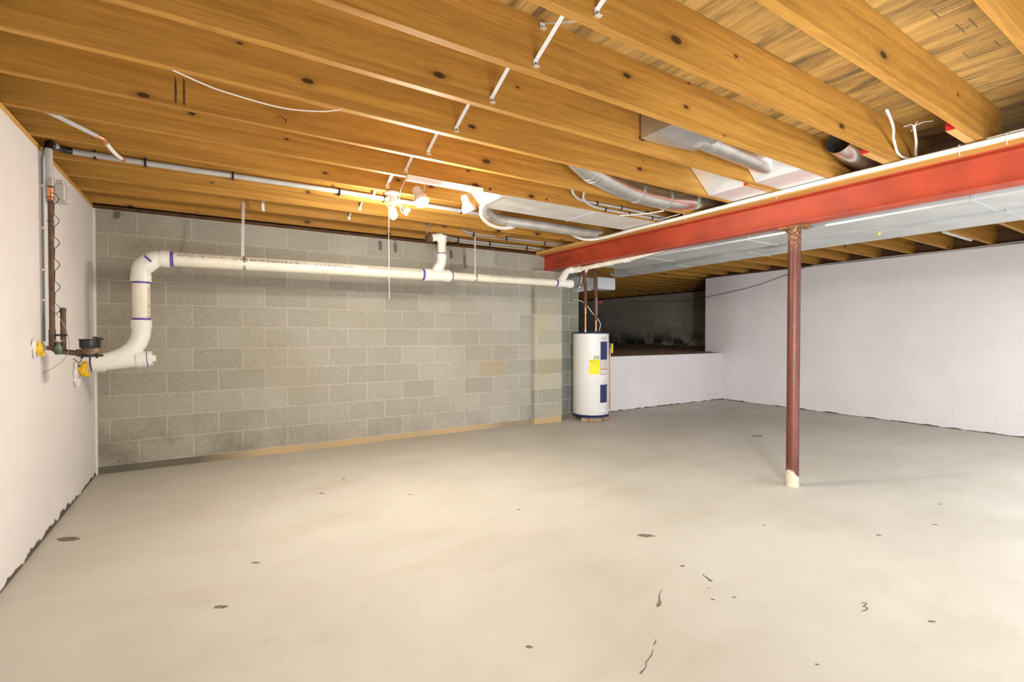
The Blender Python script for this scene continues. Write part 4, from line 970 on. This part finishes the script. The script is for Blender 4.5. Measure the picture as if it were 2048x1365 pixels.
# two grey tubes on the joist face by the pan
for (pts, lab) in (([(2.60, 3.20, 2.46), (2.66, 3.24, 2.42), (2.80, 3.278, 2.40), (3.24, 3.278, 2.40), (3.70, 3.278, 2.39), (3.95, 3.27, 2.38)], 'grey tube on the joist face by the beam, upper of two'),
                   ([(2.74, 3.20, 2.46), (2.78, 3.26, 2.41), (2.92, 3.279, 2.365), (3.25, 3.279, 2.358), (3.60, 3.279, 2.358), (3.95, 3.272, 2.352)], 'grey tube on the joist face by the beam, lower of two')):
    t = thing('water_tube', lab, 'water tube', pts[2], 'grey tubes on the joist face by the beam')
    mk('tube_run', M['grey_pipe'], t, tube, smooth_path(pts), .011, seg=12, smooth=True)
    for q in ((2.95, 3.25, 3.6) if 'upper' in lab else (3.05, 3.35, 3.66)):
        z = pts[3][2]
        mk('tube_clip', M['black'], t, box, q-.006, q+.006, 3.262, 3.2935, z-.016, z+.016, bev=.002)
# bundles by the grey wall
for k, (pts, r_, lab) in enumerate([
    ([(2.40, 4.90, 2.40), (2.55, 4.915, 2.375), (3.0, 4.918, 2.372), (3.56, 4.918, 2.372), (3.90, 4.918, 2.372)], .008, 'grey cable clipped above the drain riser, upper line'),
    ([(2.42, 4.92, 2.385), (2.55, 4.92, 2.352), (3.0, 4.92, 2.350), (3.56, 4.92, 2.353), (3.90, 4.92, 2.35)], .007, 'grey cable clipped right above the drain riser, second line'),
    ([(2.40, 5.325, 2.405), (2.50, 5.325, 2.378), (3.0, 5.325, 2.372), (3.57, 5.325, 2.38), (3.85, 5.325, 2.37)], .014, 'thick grey tube clipped on the last joist before the wall'),
    ([(2.42, 5.328, 2.36), (2.56, 5.328, 2.352), (3.0, 5.328, 2.346), (3.44, 5.328, 2.348), (3.70, 5.328, 2.346)], .008, 'thin cable below the thick grey tube, nearest the grey wall')]):
    t = thing('clipped_cable', lab, 'cable', pts[1], 'cables clipped near the grey wall')
    mk('cable_run', M['grey_pipe'] if r_ > .0075 else M['wire_g'], t, tube, smooth_path(pts), r_, seg=10, smooth=True)
    for q in (2.56, 3.0, 3.56):
        yy = pts[2][1]; z = pts[2][2]
        mk('cable_clip', M['black'], t, box, q-.007, q+.007, yy-r_-.005, yy+.012, z-r_-.006, z+r_+.006, bev=.001)

# ------------------------------------------------------------------ white cables and the thick white hose on the beam
hose = thing('white_hose', 'thick white plastic pipe looping from the ceiling and running along the beam top', 'hose', (3.75, 2, 2.32))
HP = smooth_path([(1.99, 3.60, 2.345), (1.97, 3.64, 2.30), (2.02, 3.72, 2.25), (2.14, 3.80, 2.215), (2.28, 3.86, 2.21), (2.42, 3.90, 2.235), (2.55, 3.95, 2.29), (2.75, 3.99, 2.34), (3.0, 4.0, 2.33), (3.22, 4.0, 2.29), (3.44, 4.06, 2.265), (3.60, 4.02, 2.272), (3.70, 3.86, 2.295), (3.742, 3.6, 2.312), (3.745, 3.0, 2.315), (3.745, 2.4, 2.320), (3.745, 1.6, 2.322), (3.745, 0.9, 2.316), (3.745, .2, 2.315), (3.745, -.6, 2.315)], 8)
mk('hose_run', M['wire_w'], hose, tube, HP, .0165, seg=16, smooth=True)
for y_ in (3.25, 2.95, 2.10, 1.02, .82, 3.62):
    mk('wire_clip', M['steel_bright'], hose, tube, [(3.764, y_, 2.345), (3.725, y_, 2.335), (3.724, y_, 2.30), (3.755, y_+.003, 2.280)], .0022, seg=6, smooth=True)
c1 = mk('thin_cable', M['wire_w'], None, tube, smooth_path([(-.125, 2.495, 2.3365), (-.03, 2.53, 2.327), (.066, 2.56, 2.323), (.293, 2.59, 2.322), (.46, 2.545, 2.326), (.555, 2.495, 2.3365)]), .0035, seg=8, smooth=True)
tag(c1, 'thin white cable sagging between two joists at the upper left', 'cable', 'white cables on the ceiling')
c1 = mk('loop_cable', M['wire_w'], None, tube, smooth_path([(3.05, 1.128, 2.413), (3.20, 1.165, 2.416), (3.35, 1.206, 2.411), (3.47, 1.25, 2.405), (3.55, 1.272, 2.398), (3.70, 1.309, 2.379), (3.80, 1.304, 2.361), (3.87, 1.275, 2.363)], 10), .0075, seg=10, smooth=True)
tag(c1, 'white cable hanging in a loop beside the joist, cut end up', 'cable', 'white cables on the ceiling')
c1 = mk('loop_cable', M['wire_w'], None, tube, smooth_path([(3.42, 1.133, 2.418), (3.55, 1.17, 2.412), (3.68, 1.208, 2.404), (3.80, 1.25, 2.393), (3.84, 1.262, 2.380), (3.86, 1.268, 2.365)], 10), .0070, seg=10, smooth=True)
tag(c1, 'short white cable with frayed wires, right of the loop', 'cable', 'white cables on the ceiling')
mk('frayed_wires', M['wire_w'], c1, lambda bm: [tube(bm, [(3.42, 1.133, 2.418), (3.42+a, 1.12+b, 2.425), (3.42+a*2.2, 1.12+b*2.4, 2.415)], .0018, seg=5) for a, b in ((-.02, .02), (.0, -.03), (-.03, -.01), (.03, .02))])
# thin wires over the beam and on the walls
c1 = mk('thin_cable', M['wire_w'], None, tube, smooth_path([(3.758, 3.72, 2.336), (3.755, 3.55, 2.348), (3.75, 3.28, 2.352), (3.72, 3.0, 2.345)]), .004, seg=8, smooth=True)
tag(c1, 'thin white cable along the beam plate near the white hose loop', 'cable', 'white cables on the ceiling')
c1 = mk('thin_cable', M['wire_w'], None, tube, smooth_path([(3.25, 3.30, 2.334), (3.30, 3.24, 2.332), (3.40, 3.10, 2.331), (3.46, 2.96, 2.334)]), .005, seg=8, smooth=True)
tag(c1, 'pale cable crossing under a joist beside the taped round duct', 'cable', 'white cables on the ceiling')
c1 = mk('thin_cable', M['wire_w'], None, tube, smooth_path([(3.785, .98, 2.349), (3.78, .80, 2.350), (3.775, .70, 2.347), (3.77, .55, 2.346)]), .0045, seg=8, smooth=True)
tag(c1, 'thin white cable lying on the beam plate near the right edge', 'cable', 'white cables on the ceiling')
bc = mk('black_cable', M['wire_b'], None, tube, smooth_path([(8.17, 3.75, 2.335), (8.166, 4.03, 2.325), (8.160, 4.38, 2.225), (8.160, 5.04, 2.064), (8.160, 5.94, 1.945), (8.25, 6.3, 1.93), (8.9, 7.2, 1.96), (10.0, 8.0, 2.06), (10.45, 9.0, 2.12), (10.47, 10.2, 2.20)], 10), .0045, seg=8, smooth=True)
tag(bc, 'black cable sagging across the white right wall into the crawlspace', 'cable')
for (pts, mat, lab) in (([(8.168, -.5, 2.313), (8.165, 1.5, 2.312), (8.163, 2.7, 2.314), (8.165, 4.2, 2.312), (8.168, 5.8, 2.313)], 'wire_g', 'grey cable lying along the top of the white right wall'),
                        ([(8.150, -.5, 2.322), (8.140, 1.4, 2.330), (8.150, 2.3, 2.318), (8.130, 3.0, 2.326), (8.150, 4.0, 2.322)], 'wire_w', 'thin white cable above the grey one on the right wall top')):
    o = mk('wall_top_cable', M[mat], None, tube, smooth_path(pts), .006 if mat == 'wire_g' else .004, seg=8, smooth=True); tag(o, lab, 'cable', 'cables on top of the right wall')
wp = mk('white_pipe_stub', M['pvc_fit'], None, tube, [(6.6, 2.10, 2.47), (7.55, 2.10, 2.45)], .028, seg=18, smooth=True); tag(wp, 'short white pipe between joists above the white right wall, upper one', 'pipe', 'white pipe stubs over the right wall')
wp = mk('white_pipe_stub', M['pvc_fit'], None, tube, [(7.1, 2.06, 2.40), (7.9, 2.04, 2.39)], .022, seg=18, smooth=True); tag(wp, 'short white pipe between joists above the white right wall, lower one', 'pipe', 'white pipe stubs over the right wall')
wire = mk('heater_wire', M['wire_b'], None, tube, smooth_path([(4.02, 5.355, 1.92), (4.22, 5.45, 1.98), (4.42, 5.56, 2.05), (4.55, 5.58, 2.12)]), .003, seg=6, smooth=True)
tag(wire, 'thin black wire rising from behind the drain end to the duct', 'wire')

# grade stamps
rs_ = random.Random(3)
def stamp_thing(xa, xb, ya, yb, rows, lab):
    z = JT-.0012
    t = thing('grade_stamp', lab, 'stamp', ((xa+xb)/2, (ya+yb)/2, z), 'ink stamps on the plywood')
    def outline(bm):
        for y in (ya, yb): box(bm, xa, xb, y-.003, y+.003, z, z+.0006)
        if rows < 3:
            for x in (xa, xb): box(bm, x-.0008, x+.0008, ya, yb, z, z+.0006)
    mk('stamp_outline', M['ink2'], t, outline)
    def marks(bm):
        for r in range(rows):
            x = xa + (xb-xa)*(r+1)/(rows+1); y = ya+.012
            while y < yb-.012:
                w_ = rs_.uniform(.003, .008)
                if rs_.random() > .2: box(bm, x-.005, x+.005*rs_.random(), y, y+w_*.6, z, z+.0005)
                y += w_+.002
    mk('stamp_marks', M['ink2'], t, marks)
stamp_thing(2.555, 2.640, .681, .792, 2, 'faded grade stamp on the plywood at the top right, largest of three')
stamp_thing(2.755, 2.868, .728, .770, 3, 'narrow faded grade stamp on the plywood between two wider stamps')
stamp_thing(3.064, 3.150, .718, .827, 2, 'faded rectangular grade stamp on the plywood nearest the red beam')
